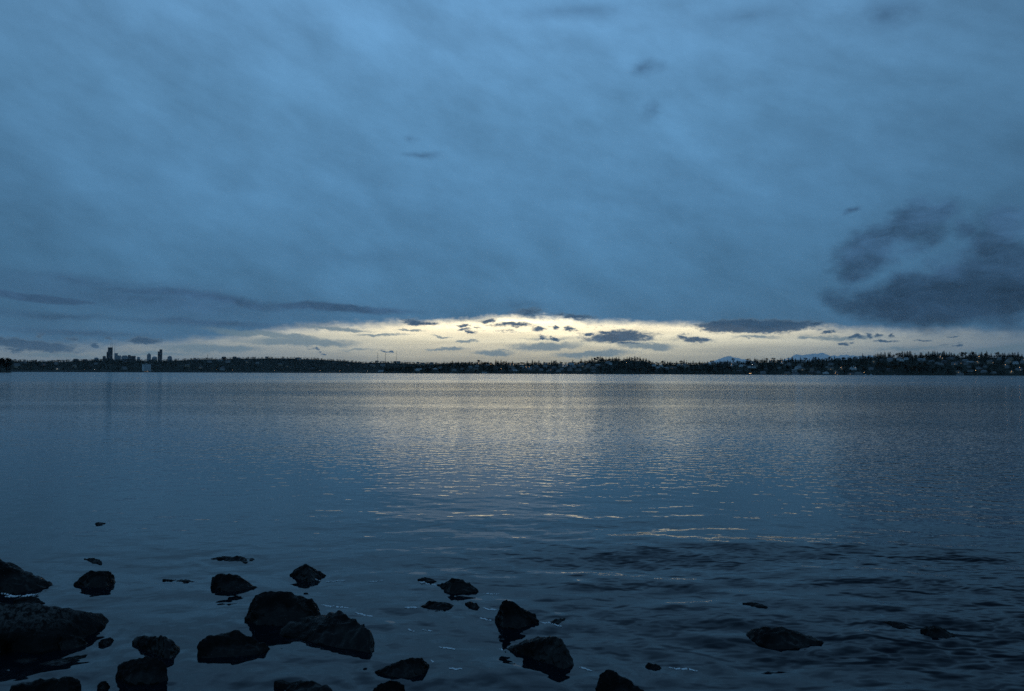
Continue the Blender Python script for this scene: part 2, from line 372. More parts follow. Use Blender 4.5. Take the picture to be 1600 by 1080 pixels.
def water_material():
    m, t, b = material('lake_water')
    g = t.node('ShaderNodeNewGeometry')
    pos = g.outputs['Position']
    px, py = t.sep(pos)[:2]
    dist = t.vm('LENGTH', pos, out=1)
    def grad(scale, detail, rough, sx, e, seed):
        base = t.mapping(pos, loc=(seed, seed * 0.37, 0), scale=(sx, 1, 0))
        h0 = t.noise(base, scale, detail, rough)
        hx = t.noise(t.vm('ADD', base, (e * sx, 0, 0)), scale, detail, rough)
        hy = t.noise(t.vm('ADD', base, (0, e, 0)), scale, detail, rough)
        return (t.m('DIVIDE', t.m('SUBTRACT', hx, h0), e), t.m('DIVIDE', t.m('SUBTRACT', hy, h0), e))
    ax, ay = grad(4.3, 2.0, 0.45, 0.8, 0.012, 11.0)        # wavelets about 0.3 m long
    bx, by = grad(0.55, 1.0, 0.5, 0.6, 0.05, 37.0)        # longer undulation
    cx, cy = grad(9.0, 1.0, 0.5, 0.7, 0.006, 5.0)         # capillary ripples
    patch = t.noise(t.mapping(pos, scale=(0.3, 1, 0)), 0.10, 3.0, 0.6)
    patch = t.mapr(patch, 0.35, 0.65, 0.7, 1.35)
    far = t.noise(t.mapping(pos, scale=(0.12, 1, 0)), 0.012, 3.0, 0.6)
    farp = t.mapr(far, 0.38, 0.62, 0.6, 1.5)
    rightside = t.mapr(t.m('DIVIDE', px, t.m('ADD', py, 0.1)), 0.30, 0.52, 1.0, 1.7)
    nearcalm = t.mapr(dist, 5.0, 12.0, 1.15, 1.0)
    ruffle = t.mapr(dist, 130.0, 220.0, 1.0, 1.7)
    amp = t.m('MULTIPLY', t.m('MULTIPLY', t.m('MULTIPLY', patch, farp), t.m('MULTIPLY', rightside, nearcalm)), ruffle)
    A, B, Cc = 0.0182, 0.008, 0.0012
    gx = t.m('ADD', t.m('MULTIPLY', ax, A), t.m('ADD', t.m('MULTIPLY', bx, B), t.m('MULTIPLY', cx, Cc)))
    gy = t.m('ADD', t.m('MULTIPLY', ay, A), t.m('ADD', t.m('MULTIPLY', by, B), t.m('MULTIPLY', cy, Cc)))
    # far off only the wave faces turned to this shore can be seen, the backs hide behind the crests
    hid = t.mapr(dist, 45.0, 230.0, 0.0, 1.0)
    gy = t.m('ADD', t.m('MULTIPLY', gy, t.m('SUBTRACT', 1.0, hid)), t.m('MULTIPLY', t.m('ABSOLUTE', gy), t.m('MULTIPLY', hid, 0.9)))
    # cat's-paws: wind-roughened patches over the right-hand shallows, steep little fronts turned to the shore
    catm = t.m('MULTIPLY', t.mapr(t.m('ADD', px, t.m('MULTIPLY', t.noise(pos, 0.5, 2.0), 2.0)), -1.2, 3.2, 0.10, 1.0), t.m('MULTIPLY', t.mapr(dist, 3.6, 6.0), t.mapr(t.m('ADD', dist, t.m('MULTIPLY', t.noise(t.mapping(pos, loc=(8, 2, 0), scale=(0.5, 1, 0)), 0.6, 3.0), 2.5)), 8.8, 12.5, 1.0, 0.0)))
    catm = t.m('MULTIPLY', catm, t.mapr(t.noise(t.mapping(pos, loc=(4, 1, 0), scale=(0.35, 1, 0)), 0.9, 4.0, 0.6), 0.3, 0.62, 0.35, 1.0))
    gy = t.m('ADD', gy, t.m('MULTIPLY', t.m('ABSOLUTE', t.m('MULTIPLY', ay, A)), t.m('MULTIPLY', catm, 4.5)))
    sl_ = t.xyz(t.m('MULTIPLY', gx, t.m('MULTIPLY', amp, -1.0)), t.m('MULTIPLY', gy, t.m('MULTIPLY', amp, -1.0)), 0.0)
    nrm = t.vm('NORMALIZE', t.vm('ADD', g.outputs['Normal'], sl_))
    t.put(b.inputs['Normal'], nrm)
    b.inputs['Base Color'].default_value = (0.003, 0.006, 0.010, 1)
    b.inputs['Roughness'].default_value = 0.035
    b.inputs['IOR'].default_value = 1.29
    return m
M = {}
M['rock'] = rock_material(); M['pale_rock'] = pale_rock_material(); M['water'] = water_material()
M['hill'] = simple_mat('hill_soil', (0.022, 0.026, 0.018), 0.95, 0.3, 0.02, spec=0.1)
M['conifer'] = simple_mat('conifer_needles', (0.012, 0.019, 0.014), 0.9, 0.3, 0.4, spec=0.1, objvar=0.3)
M['broad'] = simple_mat('broadleaf_foliage', (0.024, 0.026, 0.016), 0.9, 0.35, 0.3, spec=0.1, objvar=0.35)
M['rust'] = simple_mat('rust_foliage', (0.075, 0.040, 0.014), 0.9, 0.35, 0.3, spec=0.1, objvar=0.35)
M['bark'] = simple_mat('bark', (0.04, 0.03, 0.024), 0.9, 0.2, 2.0, spec=0.1)
M['white_wall'] = simple_mat('white_wall', (0.72, 0.73, 0.72), 0.7, 0.06, 0.5)
M['grey_wall'] = simple_mat('grey_wall', (0.32, 0.32, 0.31), 0.8, 0.1, 0.5)
M['tan_wall'] = simple_mat('tan_wall', (0.34, 0.27, 0.20), 0.8, 0.1, 0.5)
M['dark_wall'] = simple_mat('dark_wall', (0.12, 0.11, 0.10), 0.8, 0.1, 0.5)
M['roof'] = simple_mat('roof_shingle', (0.10, 0.10, 0.11), 0.7, 0.2, 1.0)
M['pale_roof'] = simple_mat('pale_roof', (0.22, 0.235, 0.25), 0.6, 0.1, 1.0)
M['glass'] = simple_mat('window_glass', (0.02, 0.025, 0.03), 0.1)
M['lit'] = glow_mat('lit_window', (1.0, 0.66, 0.34), 0.32)
M['lamp'] = glow_mat('street_lamp_light', (1.0, 0.60, 0.28), 4.0)
M['lamp_white'] = glow_mat('white_lamp_light', (1.0, 0.95, 0.85), 4.5)
M['steel'] = simple_mat('steel', (0.10, 0.10, 0.11), 0.5, metal=0.3)
M['concrete'] = simple_mat('concrete', (0.22, 0.22, 0.21), 0.85, 0.15, 0.1)
M['timber'] = simple_mat('dock_timber', (0.09, 0.075, 0.06), 0.85, 0.2, 1.0)
M['boat'] = simple_mat('boat_white', (0.75, 0.76, 0.77), 0.35)
M['feather'] = simple_mat('gull_feathers', (0.18, 0.18, 0.19), 0.8)
def tower_mat(name, col, lit):
    m, t, b = material(name)
    tc = t.node('ShaderNodeTexCoord')
    br = t.node('ShaderNodeTexBrick'); br.offset = 0.0
    x, y, z = t.sep(tc.outputs['Object'])[:3]
    t.put(br.inputs['Vector'], t.xyz(t.m('ADD', x, y), z, 0))
    br.inputs['Scale'].default_value = 0.12
    br.inputs['Color1'].default_value = (0.03, 0.035, 0.045, 1); br.inputs['Color2'].default_value = (0.05, 0.055, 0.065, 1)
    br.inputs['Mortar'].default_value = (*col, 1); br.inputs['Mortar Size'].default_value = 0.12
    t.put(b.inputs['Base Color'], br.outputs['Color'])
    b.inputs['Roughness'].default_value = 0.35
    return m
M['tower_dark'] = tower_mat('dark_tower_facade', (0.05, 0.045, 0.05), 0)
M['tower_grey'] = tower_mat('grey_tower_facade', (0.28, 0.29, 0.31), 0)
M['tower_pale'] = tower_mat('pale_tower_facade', (0.42, 0.43, 0.44), 0)
def snow_mat():
    m, t, b = material('snowy_mountain')
    tc = t.node('ShaderNodeTexCoord')
    g = t.node('ShaderNodeNewGeometry'); nz = t.sep(g.outputs['Normal'])[2]
    n = t.noise(tc.outputs['Object'], 0.0012, 6.0, 0.65)
    t.put(b.inputs['Base Color'], t.mix(t.mapr(t.m('ADD', n, t.m('MULTIPLY', nz, 0.2)), 0.5, 0.66), (0.85, 0.87, 0.88), (0.94, 0.94, 0.94)))
    b.inputs['Roughness'].default_value = 0.9
    return m
M['snow'] = snow_mat()

# ------------------------------------------------------------------ foreground rocks
# (name hint, label, top outline, front waterline, depth factor, material)
ROCKS = [
 ('rock', 'dark sloping boulder cut by the left picture edge above the speckled slab', [(-50, 855), (0, 877), (20, 885), (45, 897), (70, 908), (86, 915)], [(-50, 926), (0, 928), (30, 928), (70, 922), (86, 916)], .8, 'rock'),
 ('rock', 'lone angular dark rock standing in open water right of the sloping boulder', [(115, 913), (128, 898), (140, 892), (160, 892.5), (172, 892), (178, 900), (182, 909)], [(115, 916), (138, 920), (165, 919), (181, 911)], .7, 'rock'),
 ('rock', 'tiny dark rock just breaking the water behind the lone angular rock', [(131, 873.5), (140, 872), (150, 872.5), (157, 875), (160, 880)], [(132, 875), (146, 881), (158, 882)], .7, 'rock'),
 ('rock', 'smallest rock tip far out in the water on the left', [(148, 818), (153, 816), (160, 816.5), (166, 817.5)], [(149, 819.5), (156, 821), (165, 818.5)], .8, 'rock'),
 ('rock', 'flat topped dark rock behind the two largest boulders, pointed to the right', [(329, 917), (331, 903), (340, 898), (362, 897), (375, 901), (392, 913), (405, 919)], [(330, 921), (355, 926), (380, 924), (404, 920)], .7, 'rock'),
 ('rock', 'jagged peaked rock furthest out behind the big blunt boulder', [(452, 900), (458, 890), (472, 883), (480, 882), (495, 890), (510, 899)], [(453, 902), (468, 907), (485, 912), (498, 905), (509, 900)], .7, 'rock'),
 ('boulder', 'big blunt dark boulder with a ledge on its upper right side', [(383, 970), (389, 955), (393, 936), (402, 925), (425, 922), (460, 927), (488, 936), (498, 946), (502, 960)], [(383, 973), (400, 979), (440, 981), (475, 977), (501, 964)], .75, 'rock'),
 ('boulder', 'large wedge shaped dark boulder in front of the blunt boulder', [(436, 990), (446, 980), (470, 972), (500, 963), (530, 957), (545, 959), (560, 969), (575, 984), (584, 999), (586, 1010)], [(437, 994), (460, 1000), (500, 1005), (540, 1013), (565, 1022), (580, 1025), (586, 1016)], .7, 'rock'),
 ('boulder', 'long lumpy low boulder left of the large wedge boulder', [(308, 1016), (312, 1003), (325, 994), (345, 991), (360, 988), (370, 986), (385, 991), (397, 1000), (412, 1004), (422, 1013)], [(307, 1028), (330, 1029), (350, 1025), (370, 1025), (390, 1027), (410, 1024), (424, 1014)], .6, 'rock'),
 ('rock', 'ridged dark rock touching the back of the blocky boulder', [(206, 1005), (214, 996), (225, 993), (245, 994), (258, 995), (270, 1002), (281, 1012)], [(207, 1008), (225, 1014), (240, 1023), (258, 1031), (266, 1031), (275, 1025), (281, 1016)], .6, 'rock'),
 ('boulder', 'blocky rounded boulder in front of the ridged dark rock', [(181, 1050), (184, 1040), (200, 1031), (220, 1026), (245, 1024), (257, 1032), (263, 1042), (264, 1055)], [(181, 1060), (205, 1068), (240, 1069), (263, 1064)], .7, 'rock'),
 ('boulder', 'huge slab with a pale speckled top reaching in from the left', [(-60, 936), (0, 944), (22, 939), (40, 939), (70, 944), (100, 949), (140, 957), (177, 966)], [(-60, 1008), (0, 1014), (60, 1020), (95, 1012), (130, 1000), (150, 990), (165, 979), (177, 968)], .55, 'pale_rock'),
 ('rock', 'small dark stone lying against the back of the speckled slab', [(20, 937), (35, 933), (50, 931), (60, 934), (70, 942)], [(20, 946), (45, 947), (70, 944)], .7, 'rock'),
 ('rock', 'smooth oval stone in the water at the front of the speckled slab', [(82, 1003), (90, 993), (105, 988), (120, 992), (132, 999), (138, 1003)], [(82, 1008), (96, 1014), (118, 1013), (137, 1005)], .7, 'rock'),
 ('rock', 'dark stone cut by the left picture edge in front of the speckled slab', [(-25, 990), (0, 992), (10, 998), (15, 1008)], [(-25, 1026), (0, 1023), (10, 1018), (15, 1010)], .7, 'rock'),
 ('rock', 'small flat stone in the water at the right tip of the speckled slab', [(153, 1003), (160, 997), (174, 995), (179, 998)], [(154, 1006), (165, 1009.5), (179, 1001)], .7, 'rock'),
 ('boulder', 'flat topped boulder cut by the bottom picture edge at the left corner', [(14, 1072), (25, 1066), (60, 1063), (90, 1057), (110, 1055), (125, 1060), (131, 1072)], [(14, 1094), (60, 1104), (110, 1102), (131, 1090)], .7, 'rock'),
 ('rock', 'small round stone between the blocky boulder and the bottom left boulder', [(152, 1068), (157, 1061), (165, 1060), (173, 1067)], [(152, 1072), (163, 1077), (173, 1071)], .8, 'rock'),
 ('rock', 'low flat ragged rock at the bottom picture edge left of centre', [(428, 1064), (436, 1059), (446, 1061), (470, 1062), (495, 1062), (508, 1069), (520, 1078)], [(429, 1072), (460, 1082), (490, 1086), (521, 1086)], .6, 'rock'),
 ('rock', 'humped dark rock with a long tail on its left near the bottom edge', [(584, 1049), (605, 1042), (625, 1032), (645, 1027), (660, 1029), (672, 1038)], [(585, 1051), (612, 1057), (640, 1061), (660, 1055), (672, 1043)], .65, 'rock'),
 ('rock', 'round topped dark rock cut by the bottom edge below the humped rock', [(581, 1077), (595, 1065), (610, 1060), (625, 1062), (633, 1070)], [(581, 1088), (605, 1094), (634, 1084)], .7, 'rock'),
 ('rock', 'peaked dark rock with two low stones in front of it at mid picture', [(683, 917), (695, 913), (706, 907.5), (718, 907), (735, 914), (748, 925)], [(684, 919), (702, 930), (725, 930), (748, 927)], .7, 'rock'),
 ('rock', 'long low stone in front of the peaked rock, the left of two', [(656, 950), (668, 942), (680, 941), (695, 945), (710, 947)], [(657, 952), (680, 955), (700, 954), (710, 949)], .6, 'rock'),
 ('rock', 'short low stone in front of the peaked rock, the right of two', [(726, 943), (735, 941), (745, 943), (750, 950)], [(728, 946), (742, 953), (750, 951)], .7, 'rock'),
 ('boulder', 'steep pyramid shaped dark rock right of the two low stones', [(772, 966), (780, 950), (786, 939), (792, 937.5), (810, 947), (835, 960), (841, 968), (842, 972)], [(773, 973), (786, 983.5), (810, 983), (830, 978), (842, 973)], .7, 'rock'),
 ('boulder', 'broad wedge shaped dark rock below the pyramid shaped rock', [(791, 1011), (810, 1005), (825, 998), (845, 992), (865, 991), (876, 995), (881, 1005), (890, 1017), (896, 1031)], [(793, 1013), (815, 1018), (840, 1027), (860, 1039), (880, 1045), (896, 1038)], .65, 'rock'),
 ('boulder', 'long low dark rock alone in the water at lower right', [(1165, 990), (1172, 982), (1190, 978.5), (1215, 981), (1245, 987), (1275, 998), (1291, 1005)], [(1165, 995), (1185, 1007), (1205, 1013), (1240, 1014), (1270, 1010), (1292, 1006)], .6, 'rock'),
 ('rock', 'small oval dark rock furthest to the right', [(1437, 990), (1447, 983), (1460, 983), (1480, 991), (1496, 999)], [(1438, 995), (1458, 1003.5), (1480, 1005), (1496, 1001)], .7, 'rock'),
 ('boulder', 'pointed dark boulder cut by the bottom edge right of centre', [(931, 1068), (936, 1050), (945, 1040), (952, 1038.5), (965, 1046), (985, 1058), (1012, 1080)], [(930, 1086), (970, 1098), (1014, 1092)], .7, 'rock'),
 ('rock', 'little stone just right of the pointed boulder at the bottom edge', [(1008, 1036), (1012, 1030), (1025, 1032), (1035, 1038)], [(1008, 1039), (1022, 1042), (1035, 1040)], .8, 'rock'),
 ('rock', 'small awash stone just right of the pyramid shaped rock', [(858, 973), (868, 968), (878, 967), (884, 966)], [(859, 974.5), (872, 977), (884, 968)], .8, 'rock'),
 ('rock', 'flat awash rock far out behind the flat topped rock', [(328, 873.5), (350, 870.5), (375, 870.5), (401, 874)], [(330, 875), (362, 879), (384, 881), (400, 875.5)], .6, 'rock'),
 ('rock', 'flat awash stone behind the long low rock at lower right', [(1160, 949), (1175, 947), (1190, 951), (1200, 955)], [(1161, 950.5), (1180, 955), (1200, 956.5)], .6, 'rock'),
 ('rock', 'flat awash stone just left of the small oval rock', [(1378, 978), (1395, 977), (1412, 982), (1424, 988)], [(1379, 980), (1400, 988), (1424, 990)], .6, 'rock'),
 ('rock', 'thin awash stone between the lone angular rock and the flat topped rock', [(254, 904.5), (272, 903), (290, 905), (308, 907)], [(255, 906), (280, 908), (307, 908.5)], .6, 'rock'),
 ('rock', 'flat awash stone just left of the peaked rock at mid picture', [(652, 908), (664, 905), (676, 907), (682, 911)], [(653, 910), (668, 914), (682, 912.5)], .7, 'rock'),
 ('rock', 'long awash slab in the shallows below the speckled slab', [(60, 1036), (85, 1030), (110, 1025), (138, 1019)], [(62, 1038), (88, 1040), (115, 1032), (140, 1022)], .7, 'rock'),
 ('rock', 'short awash slab below the dark base of the speckled slab', [(20, 1030), (35, 1026), (52, 1025), (60, 1027)], [(21, 1032), (40, 1034), (60, 1030)], .7, 'rock'),
]
rock_feet = []; rock_objs = []
def build_rock(name, label, top, bot, df, mat, idx):
    rr = random.Random(100 + idx)
    fp = [on_water(*p) for p in bot]
    xs = [p.x for p in fp]; W = max(xs) - min(xs)
    bx = [p[0] for p in bot]
    top3 = []
    L = W * df
    x0, x1 = top[0][0], top[-1][0]
    pts = []
    for (px, py) in top:
        yf = float(np.interp(px, bx, [p.y for p in fp]))
        s = (px - x0) / (x1 - x0)
        prof = math.sin(math.pi * min(max(s, 0.0), 1.0)) ** 0.6
        Y = yf + L * (0.10 + 0.42 * prof)
        q = at_depth(px, py, Y)
        while q.z < 0.006 and Y > yf * 0.9:          # keep the outline above the water
            Y -= 0.01 * L; q = at_depth(px, py, Y)
        top3.append(q); pts.append(q)
        if 0.1 < s < 0.9:                       # the hidden far side
            pts.append(Vector((q.x * (Y + L * .35) / Y, Y + L * .35, max(q.z * 0.45 - 0.03, -0.1))))
            pts.append(Vector((q.x * (Y + L * .5) / Y, Y + L * .5, -0.15)))
            # a shoulder on the near face
            u = rr.uniform(.35, .6)
            f = Vector((q.x * 0, 0, 0))
            fy = yf + (Y - yf) * u
            lo = Vector((q.x * fy / Y, fy, q.z * (u ** 0.75) * rr.uniform(.86, 1.02)))
            pts.append(lo)
    for p in fp:
        pts.append(p)
        pts.append(Vector((p.x, p.y - 0.01, -0.3)))
    cx = sum(p.x for p in pts) / len(pts); cy = sum(p.y for p in pts) / len(pts)
    org = Vector((cx, cy, 0))
    bm = bmesh.new()
    for p in pts: bm.verts.new(p - org)
    r = bmesh.ops.convex_hull(bm, input=bm.verts[:])
    dead = [e for e in set(r['geom_interior'] + r['geom_unused']) if isinstance(e, bmesh.types.BMVert) and e.is_valid]
    if dead: bmesh.ops.delete(bm, geom=dead, context='VERTS')
    me = bpy.data.meshes.new(name); bm.to_mesh(me); bm.free()
    tmp = bpy.data.objects.new('tmp', me); C.objects.link(tmp)
    md = tmp.modifiers.new('r', 'REMESH'); md.mode = 'VOXEL'; md.voxel_size = min(max(W / 42, 0.006), 0.016)
    sm = tmp.modifiers.new('s', 'SMOOTH'); sm.factor = 0.5; sm.iterations = 2
    dg = bpy.context.evaluated_depsgraph_get()
    m2 = bpy.data.meshes.new_from_object(tmp.evaluated_get(dg))
    bpy.data.objects.remove(tmp)
    sc = max(W, 0.12)
    off = Vector((idx * 3.1, idx * 1.7, idx * 0.9))
    n_ = len(m2.vertices)
    co = np.empty(n_ * 3, np.float32); m2.vertices.foreach_get('co', co)
    nn = np.empty(n_ * 3, np.float32); m2.vertex_normals.foreach_get('vector', nn)
    co = co.reshape(-1, 3); nn = nn.reshape(-1, 3)
    dsp = np.empty(n_)
    for vi in range(n_):
        q = Vector(co[vi]); p = q / sc
        big = noise.noise(p * 2.6 + off) * 0.030 * sc
        vd = noise.voronoi(p * 4.5 + off)[0]
        fac = (vd[1] - vd[0]) * 0.035 * sc                     # flat chips with sharp joints
        rid = -abs(noise.noise(p * 6.5 + off * 1.3)) * 0.045 * sc
        fin = noise.fractal(p * 15 + off, 0.8, 2.0, 5) * 0.014 * sc
        k = 1.0 if q.z > 0.0 else 0.4
        dsp[vi] = (big + rid + fac - 0.002 * sc) * k + fin
    co += nn * dsp[:, None].astype(np.float32)
    m2.vertices.foreach_set('co', co.ravel())
    m2.update()
    m2.polygons.foreach_set('use_smooth', np.ones(len(m2.polygons), bool))
    m2.materials.clear(); m2.materials.append(M[mat]); m2.name = name
    o = bpy.data.objects.new(name, m2); C.objects.link(o); o.location = org
    props(o, label, 'rock', 'dark rocks in the shallows along the shore')
    rock_objs.append(o); rock_feet.append((cx, cy, W / 2, max(0.05, (max(p.y for p in fp) - min(p.y for p in fp)) / 2 + L * 0.3)))
for i, r in enumerate(ROCKS):
    build_rock(*r, i)

# ------------------------------------------------------------------ water
def wave_height(X, Y):
    Rr = np.sqrt(X * X + Y * Y)
    Z = np.zeros_like(X); Zw = np.zeros_like(X)
    near = Rr < 70
    fade = np.clip((14.5 - Rr) / 6.5, 0, 1)
    g = np.random.default_rng(3)
    for lam, amp, n in ((4.0, .004, 5), (1.9, .003, 7), (0.9, .0024, 10), (0.42, .0016, 14), (0.24, .0008, 14)):
        for _ in range(n):
            th = g.normal(0.12, 0.45)               # travelling towards the shore
            kx, ky = math.sin(th), math.cos(th)
            k = 2 * math.pi / (lam * g.uniform(.75, 1.35))
            ph = g.uniform(0, 6.28)
            Zw += np.where(near, amp * np.sin(k * (X * kx + Y * ky) + ph) / math.sqrt(n) * 1.4, 0)
    # swell steepening on the right-hand shallows
    ys = Y + 0.10 * X + 0.25 * np.sin(0.8 * X + 0.5) + 0.1 * np.sin(2.1 * X)
    right = 1 / (1 + np.exp(-np.clip((X - 0.3) / 0.7, -30, 30))) * (0.75 + 0.25 * np.sin(1.3 * X + 0.6 * Y)) + 0.16
    for yc, wv, am in ((8.4, .50, .056), (7.3, .45, .042), (6.2, .40, .024)):
        q = (ys - yc) / wv; q = np.where(q > 0, q / 3.2, q)      # steep front, long back
        Z += right * am * np.exp(-np.clip(q * q, 0, 60))
    # the shallows on the right are choppier than the sheltered water among the rocks on the left
    chop = 1.0 + 1.35 / (1 + np.exp(-np.clip((X - 0.1 - 0.05 * Y) / 0.6, -30, 30))) * np.exp(-np.clip((Y - 6.5) / 3.2, -9, 9) ** 2)
    Z = Zw * chop + Z
    Z *= fade
    for (cx, cy, rx, ry) in rock_feet:              # ripples round the rocks
        lam, p0, p1, p2 = 0.10 + 0.06 * g.uniform(), g.uniform(0, 6), g.uniform(0, 6), g.uniform(0.3, 1)
        mask = (np.abs(X - cx) < rx + 1.2) & (np.abs(Y - cy) < ry + 1.2)
        if not mask.any(): continue
        dx, dy = (X[mask] - cx) / (rx + 1e-3), (Y[mask] - cy) / (ry + 1e-3)
        rho = np.sqrt(dx ** 2 + dy ** 2)
        dd = np.maximum((rho - 1) * np.minimum(rx, ry), 0)
        ang = np.arctan2(dy, dx)
        Z[mask] += 0.0062 * p2 * np.cos(2 * math.pi * dd / lam + p0) * np.exp(-dd / 0.2) * (0.5 + 0.5 * np.sin(3 * ang + p1))
    return Z
# lift every rock with the mean level of the swell round it
for o_, (cx_, cy_, rx_, ry_) in zip(rock_objs, rock_feet):
    gx_, gy_ = np.meshgrid(np.linspace(cx_ - rx_, cx_ + rx_, 9), np.linspace(cy_ - ry_, cy_ + ry_, 9))
    o_.location.z = float(wave_height(gx_, gy_).mean())
def build_water():
    nr, na = 1000, 760
    r = 1.2 * (26000 / 1.2) ** (np.linspace(0, 1, nr))
    a = np.concatenate([np.linspace(-88, -42, 60, endpoint=False), np.linspace(-42, 42, na - 120), np.linspace(42, 88, 61)[1:]])
    a = np.radians(a); na = len(a)
    Rr, A = np.meshgrid(r, a, indexing='ij')
    X, Y = Rr * np.sin(A), Rr * np.cos(A)
    Z = wave_height(X, Y)
    V = np.stack([X, Y, Z], -1).reshape(-1, 3)
    idx = np.arange(nr * na).reshape(nr, na)
    Fs = np.stack([idx[:-1, :-1], idx[:-1, 1:], idx[1:, 1:], idx[1:, :-1]], -1).reshape(-1, 4)[:, ::-1]
    me = np_mesh('water', V, Fs, True)
    o = link('water', me, M['water'])
    o['kind'] = 'structure'
build_water()
# stony bank the camera stands on (out of the frame)
def build_bank():
    n = 60
    xs = np.linspace(-30, 30, 2 * n); ys = np.linspace(-25, 1.9, n)
    X, Y = np.meshgrid(xs, ys, indexing='xy')
    Z = np.array([[0.42 - 0.26 * (y + 0.2) if False else max(-0.35, min(0.9, -0.22 * (y - 0.9))) + 0.05 * noise.noise(Vector((x * 2, y * 2, 0))) for x in xs] for y in ys])
    V = np.stack([X, Y, Z], -1).reshape(-1, 3)
    idx = np.arange(len(xs) * len(ys)).reshape(len(ys), len(xs))
    Fs = np.stack([idx[:-1, :-1], idx[:-1, 1:], idx[1:, 1:], idx[1:, :-1]], -1).reshape(-1, 4)
    o = link('shore', np_mesh('shore', V, Fs, True), M['rock']); o['kind'] = 'structure'
build_bank()

# ------------------------------------------------------------------ far shores: terrain
RIDGE_R = [(560, 583), (600, 580), (650, 575.5), (690, 572), (720, 569.5), (760, 570), (800, 570.5), (850, 570), (900, 569.5), (925, 567), (945, 564.5), (960, 564), (1008, 564.5), (1020, 570),
           (1060, 570.5), (1100, 570), (1150, 568), (1200, 566.5), (1260, 566), (1300, 563.5), (1350, 560.5), (1400, 559.5), (1450, 559), (1500, 559), (1550, 559), (1600, 560), (1800, 560), (2100, 566)]
RIDGE_L = [(-500, 566), (-100, 565), (0, 564), (60, 565.5), (100, 565.5), (170, 563), (250, 565), (300, 562.2), (400, 560.3), (450, 560.3), (500, 562), (540, 565), (565, 567.5), (600, 567), (650, 568.5), (720, 569.5), (800, 574)]
DS_R, DR_R = 2600.0, 3250.0
DS_L, DR_L = 4700.0, 5900.0
def h_right(x, d):
    H = height_at(x, interp(RIDGE_R, x), DR_R)
    if d <= DR_R:
        tt = max(0.0, (d - DS_R) / (DR_R - DS_R)); s = 1 - (1 - tt) ** 1.5
        z = -2.5 * max(0, 1 - tt * 25) + H * s
    else:
        z = H * max(0.35, 1 - (d - DR_R) / 2500)
    return z + 1.5 * noise.noise(Vector((x * 0.06, d * 0.012, 3)))
def h_left(x, d):
    H = height_at(x, interp(RIDGE_L, x), DR_L)
    if d <= DR_L:
        tt = max(0.0, (d - DS_L) / (DR_L - DS_L)); s = 1 - (1 - tt) ** 1.4
        z = -2.5 * max(0, 1 - tt * 25) + H * s
    else:
        z = H * max(0.8, 1 - (d - DR_L) / 8000)
    return z + 2.5 * noise.noise(Vector((x * 0.05, d * 0.006, 8)))
def terrain(name, xs, ds, hf, mat):
    V = []
    for d in ds:
        for x in xs:
            X, Y = spot(x, d); V.append((X, Y, hf(x, d)))
    idx = np.arange(len(xs) * len(ds)).reshape(len(ds), len(xs))
    Fs = np.stack([idx[:-1, :-1], idx[:-1, 1:], idx[1:, 1:], idx[1:, :-1]], -1).reshape(-1, 4)[:, ::-1]
    o = link(name, np_mesh(name, np.array(V), Fs, True), mat); o['kind'] = 'structure'
    return o
terrain('hillside', list(np.linspace(562, 2100, 320)), [DS_R - 5, DS_R + 10, DS_R + 26] + list(np.linspace(DS_R + 50, DR_R, 22)) + [DR_R + 200, DR_R + 500, DR_R + 1000], h_right, M['hill'])
terrain('far_hillside', list(np.linspace(-500, 800, 280)), [DS_L - 5, DS_L + 15, DS_L + 48] + list(np.linspace(DS_L + 80, DR_L, 22)) + [6400, 7500, 9500, 11500, 13500], h_left, M['hill'])

# mountains far beyond the ridge
def mountain(name, prof, D, seed):
    xs = np.arange(prof[0][0], prof[-1][0] + 0.01, 0.75)
    rows = [(-4000, 0.0), (-2500, .32), (-1300, .62), (-500, .86), (0, 1.0), (800, .8), (2500, .3), (4000, 0.0)]
    V = []
    prof = [(x_, 563 - (563 - y_) * 0.74) for x_, y_ in prof]
    for (dd, k) in rows:
        for x in xs:
            H = max(height_at(x, interp(prof, x), D), 10)
            j = noise.fractal(Vector((x * 0.16, dd * 0.001, seed)), 1.0, 2.0, 4)
            X, Y = spot(x, D + dd + 400 * j)
            V.append((X, Y, H * k * (1 + 0.22 * j * (1 - k * 0.75))))
    idx = np.arange(len(xs) * len(rows)).reshape(len(rows), len(xs))
    Fs = np.stack([idx[:-1, :-1], idx[:-1, 1:], idx[1:, 1:], idx[1:, :-1]], -1).reshape(-1, 4)[:, ::-1]
    o = link(name, np_mesh(name, np.array(V), Fs, False), M['snow']); o['kind'] = 'structure'
mountain('mountain', [(1095, 572), (1120, 562.5), (1128, 558.5), (1134, 555.5), (1139, 554), (1144, 555.5), (1152, 558.5), (1165, 561.5), (1185, 568)], 60000, 1)
mountain('mountain', [(1205, 572), (1230, 559), (1238, 555.5), (1244, 550.5), (1250, 551.5), (1258, 552), (1266, 550), (1274, 549), (1282, 548), (1289, 548.5), (1295, 552.5), (1302, 554), (1312, 552.5), (1325, 552), (1340, 554), (1362, 553), (1380, 557), (1420, 572)], 60000, 2)

